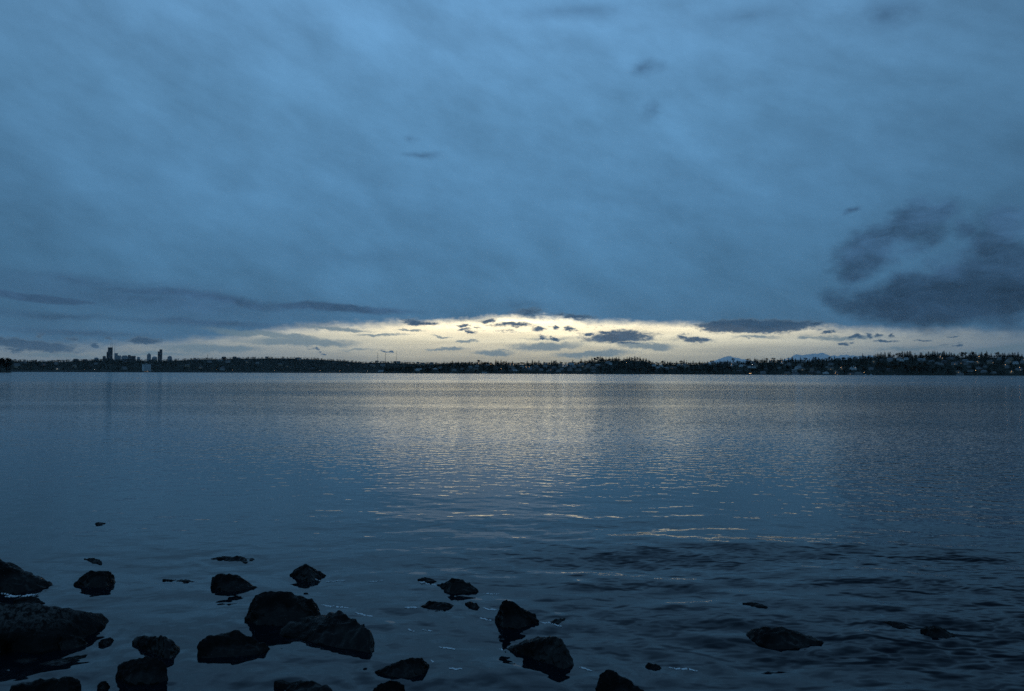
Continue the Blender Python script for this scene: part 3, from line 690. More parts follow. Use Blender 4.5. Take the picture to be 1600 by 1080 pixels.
# ------------------------------------------------------------------ trees
def conifer_mesh(seed, slim=0.2, tiers=9):
    r_ = random.Random(seed); b = MB()
    b.cone((0, 0, 0), (0, 0, 0.93), 0.018, 0.002, 6, 0)
    lean = r_.uniform(-.02, .02)
    for k in range(tiers):
        f = k / (tiers - 1)
        z = 0.12 + 0.84 * f
        rad = slim * (1 - f) ** 0.62 * r_.uniform(.8, 1.15) + 0.016
        n = 9
        a0 = r_.uniform(0, 6)
        for i in range(n):
            a = a0 + 2 * math.pi * i / n + r_.uniform(-.25, .25)
            rr = rad * r_.uniform(.62, 1.25)
            da = 0.42
            c = (lean * f, 0, z + 0.055)
            tip = (math.cos(a) * rr + lean * f, math.sin(a) * rr, z - 0.035 - rr * .25)
            l = (math.cos(a - da) * rr * .62, math.sin(a - da) * rr * .62, z + 0.0)
            rt = (math.cos(a + da) * rr * .62, math.sin(a + da) * rr * .62, z + 0.0)
            b.face([c, l, tip], 1); b.face([c, tip, rt], 1)
    return b
def broad_mesh(seed, wide=0.42, n=230, bare=0.0):
    r_ = random.Random(seed); b = MB()
    b.cone((0, 0, 0), (0, 0, 0.42), 0.035, 0.02, 7, 0)
    lobes = []
    for i in range(7):
        a = r_.uniform(0, 6.28); rr = wide * r_.uniform(.25, .62)
        p = Vector((math.cos(a) * rr, math.sin(a) * rr, r_.uniform(.42, .82)))
        b.cone((0, 0, 0.3 + 0.02 * i), p, 0.016, 0.004, 5, 0)
        lobes.append((p, r_.uniform(.13, .22)))
    for i in range(n):
        p, s = r_.choice(lobes)
        d = Vector((r_.gauss(0, 1), r_.gauss(0, 1), r_.gauss(0, .8)))
        d = d.normalized() * s * r_.uniform(.35, 1.05)
        q = p + d
        if q.z < 0.16: continue
        u = Vector((r_.gauss(0, 1), r_.gauss(0, 1), r_.gauss(0, 1))).normalized(); v = u.orthogonal().normalized()
        sz = r_.uniform(.03, .062)
        b.face([q + u * sz, q + v * sz * .8, q - u * sz, q - v * sz * .8], 1)
    return b
CON = [conifer_mesh(i, s, t_).mesh('conifer_tree') for i, (s, t_) in enumerate([(0.16, 10), (0.2, 9), (0.24, 9), (0.13, 11), (0.28, 8), (0.18, 10)])]
for me in CON: me.materials.append(M['bark']); me.materials.append(M['conifer'])
BRO = [broad_mesh(i + 20, w_).mesh('broadleaf_tree') for i, w_ in enumerate([0.42, 0.36, 0.5, 0.30])]
for me in BRO: me.materials.append(M['bark']); me.materials.append(M['broad'])
RUS = [broad_mesh(i + 40, w_).mesh('broadleaf_tree') for i, w_ in enumerate([0.45, 0.5])]
for me in RUS: me.materials.append(M['bark']); me.materials.append(M['rust'])

def zone(x):
    for lim, z in ((660, 'below the three masts'), (745, 'left of the white boathouse'), (850, 'above the white boathouse'), (925, 'left of the wooded bluff'),
                   (1018, 'on the wooded bluff'), (1125, 'right of the wooded bluff'), (1215, 'below the pale pointed peak'), (1310, 'below the broad snowy mountain'),
                   (1365, 'above the gabled white house'), (1465, 'above the rust brown trees'), (3000, 'at the right end of the far shore')):
        if x < lim: return z
def add_tree(mesh, name, x, d, h, hf, label, group, wscale=1.0):
    o = bpy.data.objects.new(name, mesh); C.objects.link(o)
    X, Y = spot(x, d)
    o.location = (X, Y, hf(x, d) - 0.3)
    o.scale = (h * wscale, h * wscale, h)
    o.rotation_euler = (0, 0, random.uniform(0, 6.28))
    return props(o, label, 'tree', group)

# houses first (they keep a clear view): list of (x px, y px of the base, width m, storeys, wall, roof, lit, flat?)
house_spots = []
HOUSES = []
def hspot(x, y):            # the ground seen at picture position (x, y): search along the slope
    best = None
    for d in np.linspace(DS_R + 12, DR_R + 10, 90):
        yy = horizon(x) - (h_right(x, d) + 4 - CAMZ) / (d * math.cos(az_of(x))) * F
        e = abs(yy - y)
        if best is None or e < best[0]: best = (e, d)
    return best[1]
explicit = [
 # low shore and the slope above the boathouse
 (652, 578, 16, 2, 'white_wall', 'roof', 0), (657, 576.5, 10, 2, 'white_wall', 'roof', 0), (596, 579.5, 22, 1, 'white_wall', 'pale_roof', 0), (680, 576, 14, 1, 'white_wall', 'pale_roof', 0),
 (688, 575, 12, 2, 'grey_wall', 'roof', 0), (735, 574, 14, 2, 'grey_wall', 'pale_roof', 0), (745, 572, 13, 2, 'grey_wall', 'roof', 0), (744, 577, 16, 2, 'tan_wall', 'roof', 0),
 (762, 571, 14, 2, 'grey_wall', 'roof', 0), (775, 575, 16, 2, 'dark_wall', 'pale_roof', 0), (798, 570, 12, 2, 'tan_wall', 'roof', 1), (804, 578, 18, 1, 'white_wall', 'pale_roof', 0),
 (816, 573.5, 14, 2, 'white_wall', 'roof', 0), (822, 573.5, 12, 2, 'tan_wall', 'roof', 1), (828, 577, 14, 2, 'grey_wall', 'pale_roof', 0), (838, 572, 13, 2, 'grey_wall', 'roof', 0),
 (846, 577.5, 13, 2, 'grey_wall', 'roof', 0), (852, 573, 14, 2, 'grey_wall', 'pale_roof', 0), (857, 579, 15, 1, 'grey_wall', 'pale_roof', 0), (866, 575, 15, 2, 'dark_wall', 'pale_roof', 0),
 (880, 572, 14, 2, 'white_wall', 'roof', 0), (884, 571.2, 10, 2, 'white_wall', 'roof', 1), (892, 569, 22, 2, 'white_wall', 'pale_roof', 0), (897, 573, 15, 2, 'grey_wall', 'pale_roof', 0),
 (891, 576, 14, 2, 'tan_wall', 'roof', 0), (905, 578, 13, 2, 'white_wall', 'roof', 0), (910, 569, 13, 2, 'grey_wall', 'pale_roof', 0), (921, 570, 14, 2, 'grey_wall', 'roof', 0),
 (934, 571, 16, 2, 'grey_wall', 'pale_roof', 0), (950, 567, 18, 2, 'grey_wall', 'pale_roof', 0), (954, 568.5, 10, 2, 'white_wall', 'roof', 0),
 # right of the bluff
 (1022, 571, 14, 2, 'white_wall', 'pale_roof', 0), (1028, 574, 11, 2, 'white_wall', 'roof', 0), (1033, 572, 12, 2, 'white_wall', 'roof', 0), (1041, 576, 16, 2, 'grey_wall', 'pale_roof', 0),
 (1050, 574.5, 14, 2, 'tan_wall', 'roof', 1), (1061, 571, 16, 2, 'white_wall', 'pale_roof', 0), (1072, 569.5, 12, 1, 'grey_wall', 'roof', 0),
 (1143, 570.5, 10, 2, 'white_wall', 'roof', 1), (1158, 571.5, 14, 2, 'white_wall', 'pale_roof', 0), (1171, 573, 11, 2, 'white_wall', 'roof', 0), (1178, 573.5, 13, 2, 'white_wall', 'roof', 0), (1181, 571.5, 12, 2, 'tan_wall', 'roof', 0),
 (1192, 582, 15, 2, 'grey_wall', 'roof', 0), (1204, 563.5, 12, 2, 'grey_wall', 'roof', 1), (1222, 566.8, 9, 2, 'white_wall', 'roof', 1), (1247, 575, 22, 2, 'white_wall', 'pale_roof', 0), (1253, 577, 18, 2, 'tan_wall', 'roof', 1),
 (1249, 571, 12, 2, 'grey_wall', 'roof', 0), (1230, 582, 18, 1, 'tan_wall', 'roof', 0), (1243, 583, 20, 1, 'grey_wall', 'roof', 0), (1290, 582, 18, 1, 'white_wall', 'pale_roof', 0),
 (1298, 576, 18, 2, 'tan_wall', 'roof', 1), (1314, 575.5, 8, 2, 'tan_wall', 'roof', 1), (1305, 580, 9, 2, 'tan_wall', 'roof', 1), (1307, 584, 14, 2, 'dark_wall', 'roof', 1), (1329, 584, 16, 1, 'tan_wall', 'roof', 1),
 (1341, 583.5, 26, 1, 'grey_wall', 'roof', 0), (1361, 576, 14, 2, 'grey_wall', 'roof', 0), (1388, 577.5, 12, 2, 'dark_wall', 'roof', 0),
 # far right hill
 (1365, 564.5, 10, 2, 'tan_wall', 'roof', 1), (1390, 562, 17, 2, 'grey_wall', 'pale_roof', 0), (1405, 561, 16, 2, 'white_wall', 'pale_roof', 0), (1409, 563, 13, 2, 'white_wall', 'roof', 0), (1416, 560.5, 14, 2, 'white_wall', 'pale_roof', 0),
 (1437, 562, 15, 2, 'grey_wall', 'pale_roof', 0), (1444, 562, 10, 2, 'white_wall', 'roof', 0), (1471, 560, 12, 2, 'tan_wall', 'roof', 1), (1486, 560, 14, 2, 'grey_wall', 'roof', 0), (1470, 568.5, 16, 1, 'grey_wall', 'pale_roof', 0),
 (1508, 564, 16, 2, 'grey_wall', 'pale_roof', 0), (1516, 565.5, 22, 1, 'grey_wall', 'pale_roof', 0), (1527, 566, 13, 2, 'tan_wall', 'roof', 1), (1547, 565, 15, 2, 'white_wall', 'roof', 0), (1550, 565.6, 9, 2, 'tan_wall', 'roof', 1),
 (1530, 559, 10, 2, 'tan_wall', 'roof', 1), (1587, 567, 15, 2, 'white_wall', 'pale_roof', 0), (1574, 566, 14, 2, 'tan_wall', 'pale_roof', 0), (1562, 561, 14, 2, 'grey_wall', 'pale_roof', 0), (1598, 566, 14, 2, 'grey_wall', 'pale_roof', 0),
 (1514, 572, 10, 1, 'grey_wall', 'roof', 0), (1539, 572, 12, 1, 'grey_wall', 'pale_roof', 0), (1571, 570.8, 8, 2, 'tan_wall', 'roof', 1), (1497, 580.8, 11, 2, 'tan_wall', 'roof', 1), (1500, 584, 18, 1, 'grey_wall', 'pale_roof', 0),
 (1516, 579, 14, 1, 'grey_wall', 'roof', 0), (1537, 580, 16, 1, 'grey_wall', 'pale_roof', 0), (1553, 581, 12, 1, 'grey_wall', 'roof', 0), (1580, 581, 10, 2, 'tan_wall', 'roof', 1), (1593, 575, 12, 1, 'dark_wall', 'pale_roof', 0),
]
for e in explicit: HOUSES.append(e)
rh = random.Random(5)
for (xa, xb, ya, yb, n) in ((660, 740, 574, 580, 5), (745, 930, 569.5, 580, 34), (1018, 1075, 570, 576, 4), (1085, 1300, 567, 571, 9), (1130, 1330, 572, 583, 8), (1300, 1460, 560.5, 565, 9), (1460, 1600, 559.5, 567, 11), (1480, 1600, 567, 582, 7)):
    for _ in range(n):
        HOUSES.append((rh.uniform(xa, xb), rh.uniform(ya, yb), rh.uniform(10, 17), rh.choice((1, 2, 2)), rh.choice(('grey_wall', 'dark_wall', 'tan_wall', 'dark_wall', 'grey_wall')), rh.choice(('roof', 'roof', 'pale_roof')), 1 if rh.random() < .12 else 0))
def house_mesh(w, dpt, storeys, gable, lit):
    b = MB(); h = 3.0 * storeys
    b.box(-w / 2, w / 2, -dpt / 2, dpt / 2, -4, h, 0)
    ov = 0.5; rh_ = w * 0.2 if gable else dpt * 0.26
    if gable:
        b.prism([(-w / 2, h), (w / 2, h), (0, h + rh_)], -dpt / 2, dpt / 2, 0)
        for s in (-1, 1):
            b.prism([(s * (w / 2 + ov), h - 0.2), (0, h + rh_ + 0.05), (0, h + rh_ + 0.35), (s * (w / 2 + ov), h + 0.1)][::s], -dpt / 2 - ov, dpt / 2 + ov, 1)
    else:
        x0, x1, y0, y1 = -w / 2 - ov, w / 2 + ov, -dpt / 2 - ov, dpt / 2 + ov
        k = dpt * 0.35
        a0, a1 = (x0 + k, 0, h + rh_), (x1 - k, 0, h + rh_)
        b.face([(x0, y0, h), (x1, y0, h), a1, a0], 1); b.face([(x1, y1, h), (x0, y1, h), a0, a1], 1)
        b.face([(x1, y0, h), (x1, y1, h), a1], 1); b.face([(x0, y1, h), (x0, y0, h), a0], 1)
        b.face([(x0, y0, h), (x0, y1, h), (x1, y1, h), (x1, y0, h)], 1)
    b.box(w * 0.2, w * 0.2 + 0.8, 0.2, 1.0, h, h + rh_ + 1.0, 0)
    nw = max(2, int(w / 3.2))
    for s in range(storeys):
        for i in range(nw):
            cx = -w / 2 + w * (i + .5) / nw
            q = 3 if (lit and i == nw // 2 and s == 0) else 2
            b.box(cx - 0.7, cx + 0.7, -dpt / 2 - 0.06, -dpt / 2 + 0.02, 3 * s + 0.9, 3 * s + 2.3, q)
    b.box(-0.5, 0.5, -dpt / 2 - 0.08, -dpt / 2 + 0.02, 0.0, 2.1, 2) if nw % 2 == 0 else None
    return b
WORD = {'white_wall': 'white', 'grey_wall': 'grey', 'tan_wall': 'tan', 'dark_wall': 'dark brown'}
for i, (x, y, w, st, wall, roof, lit) in enumerate(HOUSES):
    d = hspot(x, y)
    X, Y = spot(x, d)
    gable = (i * 7 % 3 == 0)
    o = house_mesh(w, w * 0.6, st, gable, lit).build('house', [M[wall], M[roof], M['glass'], M['lit']], None, (X, Y, h_right(x, d)), -az_of(x) + random.uniform(-.3, .3))
    lab = f"{'small' if w < 12 else 'wide' if w > 16 else 'plain'} {WORD[wall]} {'house with lit windows' if lit else 'pale roofed house' if roof == 'pale_roof' else 'dark roofed house'} {zone(x)}"
    props(o, lab, 'house', 'houses on the far hillside')
    house_spots.append((X, Y, d, x, w))

# the gabled white house, with parts
def white_house():
    x, y = 1333, 576
    d = hspot(x, y); X, Y = spot(x, d)
    t = thing('house', 'large bright white house with two steep gables standing alone on the dark slope', 'house', (X, Y, h_right(x, d)), -az_of(x))
    b = MB(); b.box(-10, 10, -5, 5, -4, 5.5)
    for cx in (-5.5, 6):
        b.prism([(cx - 4, 5.5), (cx + 4, 5.5), (cx, 11.5)], -5.2, 5)
    b.build('wall', M['white_wall'], t)
    r = MB()
    for cx in (-5.5, 6):
        for s in (-1, 1):
            r.prism([(cx + s * 4.5, 5.0), (cx, 11.6), (cx, 12.1), (cx + s * 4.5, 5.5)][::s], -5.7, 5.4)
    ro = r.build('roof', M['pale_roof'], t)
    c = MB(); c.box(0.2, 1.6, -1, 0.4, 5.5, 13.2); c.build('chimney', M['white_wall'], ro)
    for cx in (-8, -4, 0.3, 4, 8):
        wb = MB(); wb.box(cx - .8, cx + .8, -5.3, -5.0, 1.2, 3.2); wb.build('window', M['glass'], t)
    for cx in (-5.5, 6):
        wb = MB(); wb.box(cx - .7, cx + .7, -5.5, -5.2, 5.9, 7.8); wb.build('window', M['lit'] if cx > 0 else M['glass'], t)
    dr = MB(); dr.box(1.7, 2.9, -5.3, -5.0, 0, 2.3); dr.build('door', M['dark_wall'], t)
    house_spots.append((X, Y, d, x, 26))
white_house()
def boathouse():
    x = 757; d = DS_R + 3; X, Y = spot(x, d)
    t = thing('boathouse', 'bright white flat roofed boathouse on the waterline of the far shore', 'boathouse', (X, Y, 0.4), -az_of(x))
    b = MB(); b.box(-7.5, 7.5, -4, 4, -1.5, 4.6); b.build('wall', M['white_wall'], t)
    b = MB(); b.box(-8.3, 8.3, -4.8, 4.6, 4.6, 5.3); b.build('roof', M['white_wall'], t)
    for cx in (-4, 0, 4):
        b = MB(); b.box(cx - 1.5, cx + 1.5, -4.15, -3.98, 0.4, 3.0); b.build('door', M['glass'], t)
    house_spots.append((X, Y, d, x, 20))
boathouse()

HS = np.array([(h[2], h[3], h[4]) for h in house_spots])      # distance, column, width
def blocked(x, d):
    pxm = F / d
    dx = np.abs(HS[:, 1] - x); dd = HS[:, 0] - d
    return bool(np.any((dx < (HS[:, 2] * 0.55 + 4) * pxm) & (dd > -6) & (dd < 95)))
def near_house(x, d):
    pxm = F / d
    return bool(np.any((np.abs(HS[:, 1] - x) < (HS[:, 2] * 0.6 + 3) * pxm) & (np.abs(HS[:, 0] - d) < 14)))
# conifers standing on the skyline: (x, top y)
sky_trees = [(694, 564, 8), (700, 565.5, 6), (707, 563, 9), (713, 566, 5), (716, 563.5, 8), (721, 564, 9), (727, 565, 8), (734, 563.5, 10), (748, 561, 13), (753, 562.5, 10), (757, 565, 7), (763, 564, 9), (775, 561, 11), (783, 561, 12), (787, 563.5, 8),
    (791, 563, 9), (801, 563.5, 8), (815, 565, 7), (824, 563, 9), (832, 561, 11), (836, 564, 8), (842, 562.5, 9), (850, 563.5, 8), (862, 562, 10), (866, 562.5, 9), (869, 562, 10), (876, 564, 7), (895, 561, 9), (908, 559.5, 12), (914, 562, 8), (921, 561, 9),
    (925, 558.5, 11), (930, 557, 12), (934, 556, 13), (938, 555.8, 13), (941, 557, 11), (952, 557, 10), (957, 558, 9), (963, 557, 10), (967, 556.5, 11), (975, 558, 9), (980, 557, 10), (984, 556.5, 10), (988, 557, 10), (992, 556, 11), (996, 557, 10), (1000, 557, 10), (1005, 558, 9), (1010, 559, 10), (1014, 561, 10),
    (1020, 564, 7), (1026, 564.5, 7), (1035, 562, 9), (1039, 562.5, 8), (1043, 564, 7), (1048, 564, 7), (1057, 564, 7), (1064, 562, 9), (1069, 561, 10), (1079, 565, 6), (1083, 563, 8), (1093, 563.5, 8), (1098, 564.5, 7), (1106, 563.5, 8), (1112, 562, 9), (1115, 561.5, 9), (1125, 562.5, 8), (1131, 562.5, 7), (1137, 561.5, 9), (1146, 558, 13),
    (1168, 559, 10), (1172, 558.5, 10), (1179, 558.5, 9), (1184, 560, 8), (1191, 559.5, 8), (1198, 558.5, 9), (1205, 561, 7), (1209, 557.5, 10), (1215, 561.5, 6), (1222, 558.5, 9), (1226, 559, 8), (1232, 558, 10), (1238, 557, 10), (1243, 559.5, 8), (1251, 557, 10), (1259, 557.5, 9), (1265, 560, 7), (1271, 557, 10), (1275, 556.5, 10), (1279, 557.5, 8),
    (1285, 559, 7), (1296, 555.5, 10), (1304, 556, 9), (1311, 559, 6), (1317, 558, 7), (1328, 557, 7), (1335, 556.5, 7), (1348, 551.5, 12), (1352, 555, 8), (1357, 553.5, 9), (1366, 553.5, 8), (1371, 550.5, 11), (1377, 549.5, 11), (1383, 548.5, 12), (1388, 549, 12), (1391, 549, 11), (1396, 553, 8), (1402, 550.5, 10), (1407, 549.5, 11), (1410, 547.8, 12), (1414, 549, 11),
    (1418, 548, 12), (1422, 547.6, 13), (1426, 555, 6), (1430, 551, 9), (1438, 549.5, 11), (1440, 550, 10), (1447, 551, 9), (1451, 548.5, 12), (1458, 547.5, 13), (1461, 547.8, 13), (1465, 548.8, 12), (1468, 549.5, 11), (1473, 549, 12), (1475, 547.5, 13), (1479, 549.5, 11), (1484, 549, 11), (1487, 550, 10), (1492, 554, 7), (1497, 553, 8), (1502, 548.5, 12),
    (1505, 550, 10), (1508, 548.8, 12), (1514, 551, 10), (1519, 548, 13), (1521, 547.6, 13), (1525, 549, 12), (1530, 551, 10), (1534, 549, 12), (1540, 550, 11), (1542, 547.6, 13), (1549, 550.5, 10), (1558, 548.5, 12), (1561, 548.8, 12), (1567, 550.5, 10), (1570, 551, 9), (1576, 551, 9), (1582, 549.5, 12), (1586, 550, 11), (1591, 549.5, 11), (1597, 552, 8), (1604, 550, 10)]
ncon = 0
for (x, yt, hp) in sky_trees:
    d = DR_R - 20 + random.uniform(-25, 25)
    X, Y = spot(x, d)
    gz = h_right(x, d)
    top = height_at(x, yt, d)
    h = max(9.0, top - gz)
    tall = 'tall' if h > 27 else 'short' if h < 18 else 'middling'
    mi = random.choice((0, 1, 1, 2, 2, 4, 5)) if h > 14 else random.choice((2, 4, 4))
    if random.random() < .2 and h < 27:
        add_tree(random.choice(BRO), 'broadleaf_tree', x, d, h * .9, h_right, f'round crowned dark tree standing against the sky {zone(x)}', 'leafy trees on the far shore', random.uniform(.9, 1.2)); continue
    add_tree(CON[mi], 'conifer_tree', x, d, h, h_right, f'{tall} dark conifer standing against the sky {zone(x)}', 'conifers along the far ridge', random.choice((1.2, 1.5, 1.8, 2.1)) * random.uniform(.9, 1.1)); ncon += 1
    if ncon < 270 and random.random() < .75:
        h2 = h * random.uniform(.5, .85); x2 = x + random.choice((-1, 1)) * random.uniform(2.0, 4.5)
        add_tree(random.choice(CON), 'conifer_tree', x2, d + random.uniform(-40, 10), h2, h_right, f'lesser dark conifer beside a taller one {zone(x2)}', 'conifers along the far ridge', random.uniform(1.3, 2.2)); ncon += 1
# fill between them and over the slope
for _ in range(2400):
    if ncon >= 295: break
    x = random.uniform(640, 1605); d = random.uniform(DS_R + 25, DR_R - 40)
    if blocked(x, d): continue
    if x < 700 and d > DS_R + 250: continue
    h = random.uniform(12, 22)
    tall = 'tall' if h > 18.5 else 'short' if h < 14.5 else 'middling'
    add_tree(random.choice(CON), 'conifer_tree', x, d, h, h_right, f'{tall} dark conifer among the leafy trees {zone(x)}', 'conifers along the far ridge', random.uniform(.9, 1.3)); ncon += 1
nb = 0
for _ in range(6000):
    if nb >= 210: break
    x = random.uniform(640, 1605); d = DS_R + 12 + abs(random.gauss(0, 150))
    rust = 1370 < x < 1462 and DS_R + 60 < d
    if d > DR_R - 60 or blocked(x, d): continue
    h = random.uniform(9, 16)
    big = 'large' if h > 12.5 else 'small'
    if rust or (random.random() < .07):
        add_tree(random.choice(RUS), 'broadleaf_tree', x, d, h, h_right, f'{big} rust brown leafy tree {zone(x).replace("above the rust brown trees", "in the rust coloured patch")}', 'leafy trees on the far shore', random.uniform(1.0, 1.4))
    else:
        add_tree(random.choice(BRO), 'broadleaf_tree', x, d, h, h_right, f'{big} dark green leafy tree {zone(x)}', 'leafy trees on the far shore', random.uniform(1.0, 1.4))
    nb += 1
# the rest of the woods, one mass for each shore
def wood(name, label, n, xr, dr, hf, hr, conif, clear, hills=None, seed=1):
    r_ = np.random.default_rng(seed); Vs = []; Fs = []; base = 0
    protos = []
    for k in range(5):
        rr = random.Random(seed * 10 + k)
        b = MB()
        if k < 2:
            b = conifer_mesh(seed + k, 0.24, 5)
        else:
            b = broad_mesh(seed + k, 0.46, 60)
        tri = []
        for f in b.f:
            for i in range(1, len(f) - 1): tri.append((f[0], f[i], f[i + 1]))
        protos.append((np.array(b.v), np.array(tri)))
    placed = 0
    for _ in range(n * 4):
        if placed >= n: break
        x = r_.uniform(*xr); d = dr[0] + (dr[1] - dr[0]) * r_.uniform() ** 0.8
        if clear and blocked(x, d): continue
        if hf is h_right and horizon(x) - 2.5 < interp(RIDGE_R, x): continue
        pv, pt = protos[int(r_.integers(0, 2)) if r_.uniform() < conif else int(r_.integers(2, 5))]
        h = r_.uniform(*hr); w = h * r_.uniform(.9, 1.5); a = r_.uniform(0, 6.28)
        X, Y = spot(x, d)
        c, s = math.cos(a), math.sin(a)
        V = np.stack([(pv[:, 0] * c - pv[:, 1] * s) * w + X, (pv[:, 0] * s + pv[:, 1] * c) * w + Y, pv[:, 2] * h + hf(x, d) - 0.3], -1)
        Vs.append(V); Fs.append(pt + base); base += len(V); placed += 1
    o = link(name, np_mesh(name, np.concatenate(Vs), np.concatenate(Fs)), M['broad'])
    props(o, label, 'woods', None, 'stuff')
wood('woods', 'dark mixed woods covering the hillside across the lake on the right', 3600, (600, 1640), (DS_R + 8, DR_R - 5), h_right, (7, 13), .3, True, seed=1)
wood('woods', 'blue dark woods covering the long ridge across the lake on the left', 4200, (-60, 760), (DS_L + 8, DR_L), h_left, (9, 17), .35, False, seed=2)

# the dark trees on a nearer point at the left edge
def point_h(x, d): return 1.2
pm = MB()
xa, xb = spot(-60, 1500), spot(19, 1500)
def spit():
    xs = np.linspace(-120, 19, 30); V = []
    for dd, k in ((1480, -1.5), (1490, 1.0), (1530, 1.8), (1570, 1.0), (1580, -1.5)):
        for x in xs:
            X, Y = spot(x, dd); V.append((X, Y, k * min(1, (19 - x) / 4 + .3) if k > 0 else k))
    idx = np.arange(len(xs) * 5).reshape(5, len(xs))
    Fs = np.stack([idx[:-1, :-1], idx[:-1, 1:], idx[1:, 1:], idx[1:, :-1]], -1).reshape(-1, 4)[:, ::-1]
    o = link('point_of_land', np_mesh('point_of_land', np.array(V), Fs, True), M['hill']); o['kind'] = 'structure'
spit()
add_tree(broad_mesh(71, .24, 420).mesh('broadleaf_tree'), 'broadleaf_tree', 11, 1525, 25, point_h, 'tall narrow dark tree near the left picture edge, the right of two', 'tall trees on the near point', 1.0)
add_tree(broad_mesh(72, .26, 420).mesh('broadleaf_tree'), 'broadleaf_tree', 0.5, 1525, 24, point_h, 'tall dark tree cut by the left picture edge', 'tall trees on the near point', 1.2)
add_tree(broad_mesh(73, .4, 260).mesh('broadleaf_tree'), 'broadleaf_tree', 16, 1520, 7, point_h, 'low dark shrub-like tree at the foot of the two tall trees', 'tall trees on the near point', 1.0)
for o in list(C.objects):
    if o.type == 'MESH' and o.name.startswith('broadleaf') and not o.data.materials:
        o.data.materials.append(M['bark']); o.data.materials.append(M['broad'])

# ------------------------------------------------------------------ skyline
DT = 11400.0
MP = DT / F                                  # metres per picture pixel there
def tower(name, label, blocks, mat, antennas=(), cap=None):
    xc = (blocks[0][0] + blocks[0][1]) / 2
    X, Y = spot(xc, DT); gz = 70.0
    t = thing(name, label, 'building', (X, Y, gz), -az_of(xc))
    for i, (x0, x1, yt) in enumerate(blocks):
        b = MB(); z = height_at(xc, yt, DT) - gz
        b.box((x0 - xc) * MP, (x1 - xc) * MP, -16 + i * 3.1, 16 - i * 3.1, -10, z)
        b.build('body' if i == 0 else 'setback_block', M[mat], t)
    for (ax, ya, yb) in antennas:
        b = MB(); b.cone(((ax - xc) * MP, 0, height_at(xc, yb, DT) - gz - 6), ((ax - xc) * MP, 0, height_at(xc, ya, DT) - gz), 1.9, 1.0, 6)
        b.build('antenna', M['steel'], t)
    if cap:
        kind, x0, x1, yb, yt = cap
        za, zb = height_at(xc, yb, DT) - gz - 1, height_at(xc, yt, DT) - gz
        b = MB(); xm = ((x0 + x1) / 2 - xc) * MP; r = (x1 - x0) / 2 * MP
        if kind == 'pyramid': b.cone((xm, 0, za), (xm, 0, zb), r * 1.1, r * .1, 4)
        else:
            for k in range(5):
                a0, a1 = k / 5 * math.pi / 2, (k + 1) / 5 * math.pi / 2
                b.cone((xm, 0, za + (zb - za) * math.sin(a0)), (xm, 0, za + (zb - za) * math.sin(a1)), r * math.cos(a0), r * max(math.cos(a1), .02), 10)
        b.build('roof', M[mat], t)
tower('skyscraper', 'tallest black skyscraper of the skyline with a stepped left side', [(169.0, 175.2, 543), (167.6, 169.6, 550)], 'tower_dark', [(172.8, 535, 543), (174.6, 536, 543)])
tower('office_tower', 'stepped office tower with one thin mast right of the tallest skyscraper', [(179.2, 183.6, 552), (183, 187.6, 555.5)], 'tower_grey', [(179.6, 536.5, 552)])
tower('office_tower', 'small low block just left of the tallest skyscraper', [(161, 165, 556.8), (162, 163.5, 556.3)], 'tower_dark')
tower('office_building', 'low round topped building at the left end of the skyline', [(148, 153.5, 560)], 'tower_grey', cap=('dome', 148.3, 153.2, 560, 558.6))
tower('office_tower', 'broad office block with cut corners between the stepped tower and the wide block', [(190.5, 199, 557), (191.8, 198, 555.6)], 'tower_grey')
tower('office_tower', 'wide dark block with a raised left end in the middle of the skyline', [(201, 211, 556.2), (201, 204.5, 555)], 'tower_dark')
tower('office_building', 'small pale low building right of the wide dark block', [(214.5, 218.5, 558.2), (215.2, 217.6, 557.8)], 'tower_pale')
tower('office_tower', 'slender tower with a pyramid roof standing alone in the skyline', [(230.2, 235.4, 554)], 'tower_grey', cap=('pyramid', 230.4, 235.2, 554, 551.5))
tower('office_building', 'pale domed low building between the pyramid roofed tower and the tall tower', [(238.2, 245, 559)], 'tower_pale', cap=('dome', 238.4, 244.8, 559, 557))
tower('skyscraper', 'second tallest tower at the right with a higher right half', [(249.4, 253.2, 546.2), (247.2, 250, 549.4)], 'tower_dark')
tower('office_building', 'round topped building at the right end of the skyline', [(262.2, 268.4, 558.4)], 'tower_grey', cap=('dome', 262.4, 268.2, 558.4, 556.2))

# radio masts and ridge-top details
def mast(x, yt, label, d=6600.0):
    X, Y = spot(x, d); gz = h_left(x, d) - 3; H = height_at(x, yt, d) - gz
    t = thing('radio_mast', label, 'radio mast', (X, Y, gz), random.uniform(0, 1), 'radio masts on the far ridge')
    b = MB(); w0, w1 = 2.6, 1.1
    legs = [(math.cos(a), math.sin(a)) for a in (0.3, 0.3 + 2.094, 0.3 + 4.189)]
    for (cx, cy) in legs: b.cone((cx * w0, cy * w0, 0), (cx * w1, cy * w1, H * .9), .38, .3, 5)
    n = 14
    for k in range(n):
        za, zb = H * .9 * k / n, H * .9 * (k + 1) / n
        ra, rb = w0 + (w1 - w0) * k / n, w0 + (w1 - w0) * (k + 1) / n
        for i in range(3):
            p, q = legs[i], legs[(i + 1) % 3]
            b.cone((p[0] * ra, p[1] * ra, za), (q[0] * rb, q[1] * rb, zb), .28, .28, 4)
            b.cone((p[0] * rb, p[1] * rb, zb), (q[0] * rb, q[1] * rb, zb), .28, .28, 4)
    b.build('lattice_frame', M['steel'], t)
    b = MB(); b.cone((0, 0, H * .88), (0, 0, H), .7, .35, 6); b.build('antenna', M['steel'], t)
mast(590.3, 549.5, 'tall thin lattice mast on the far ridge, leftmost of three')
mast(602.4, 549.5, 'tall thin lattice mast on the far ridge, middle of three')
mast(619.3, 549.0, 'tall thin lattice mast on the far ridge, rightmost of three')
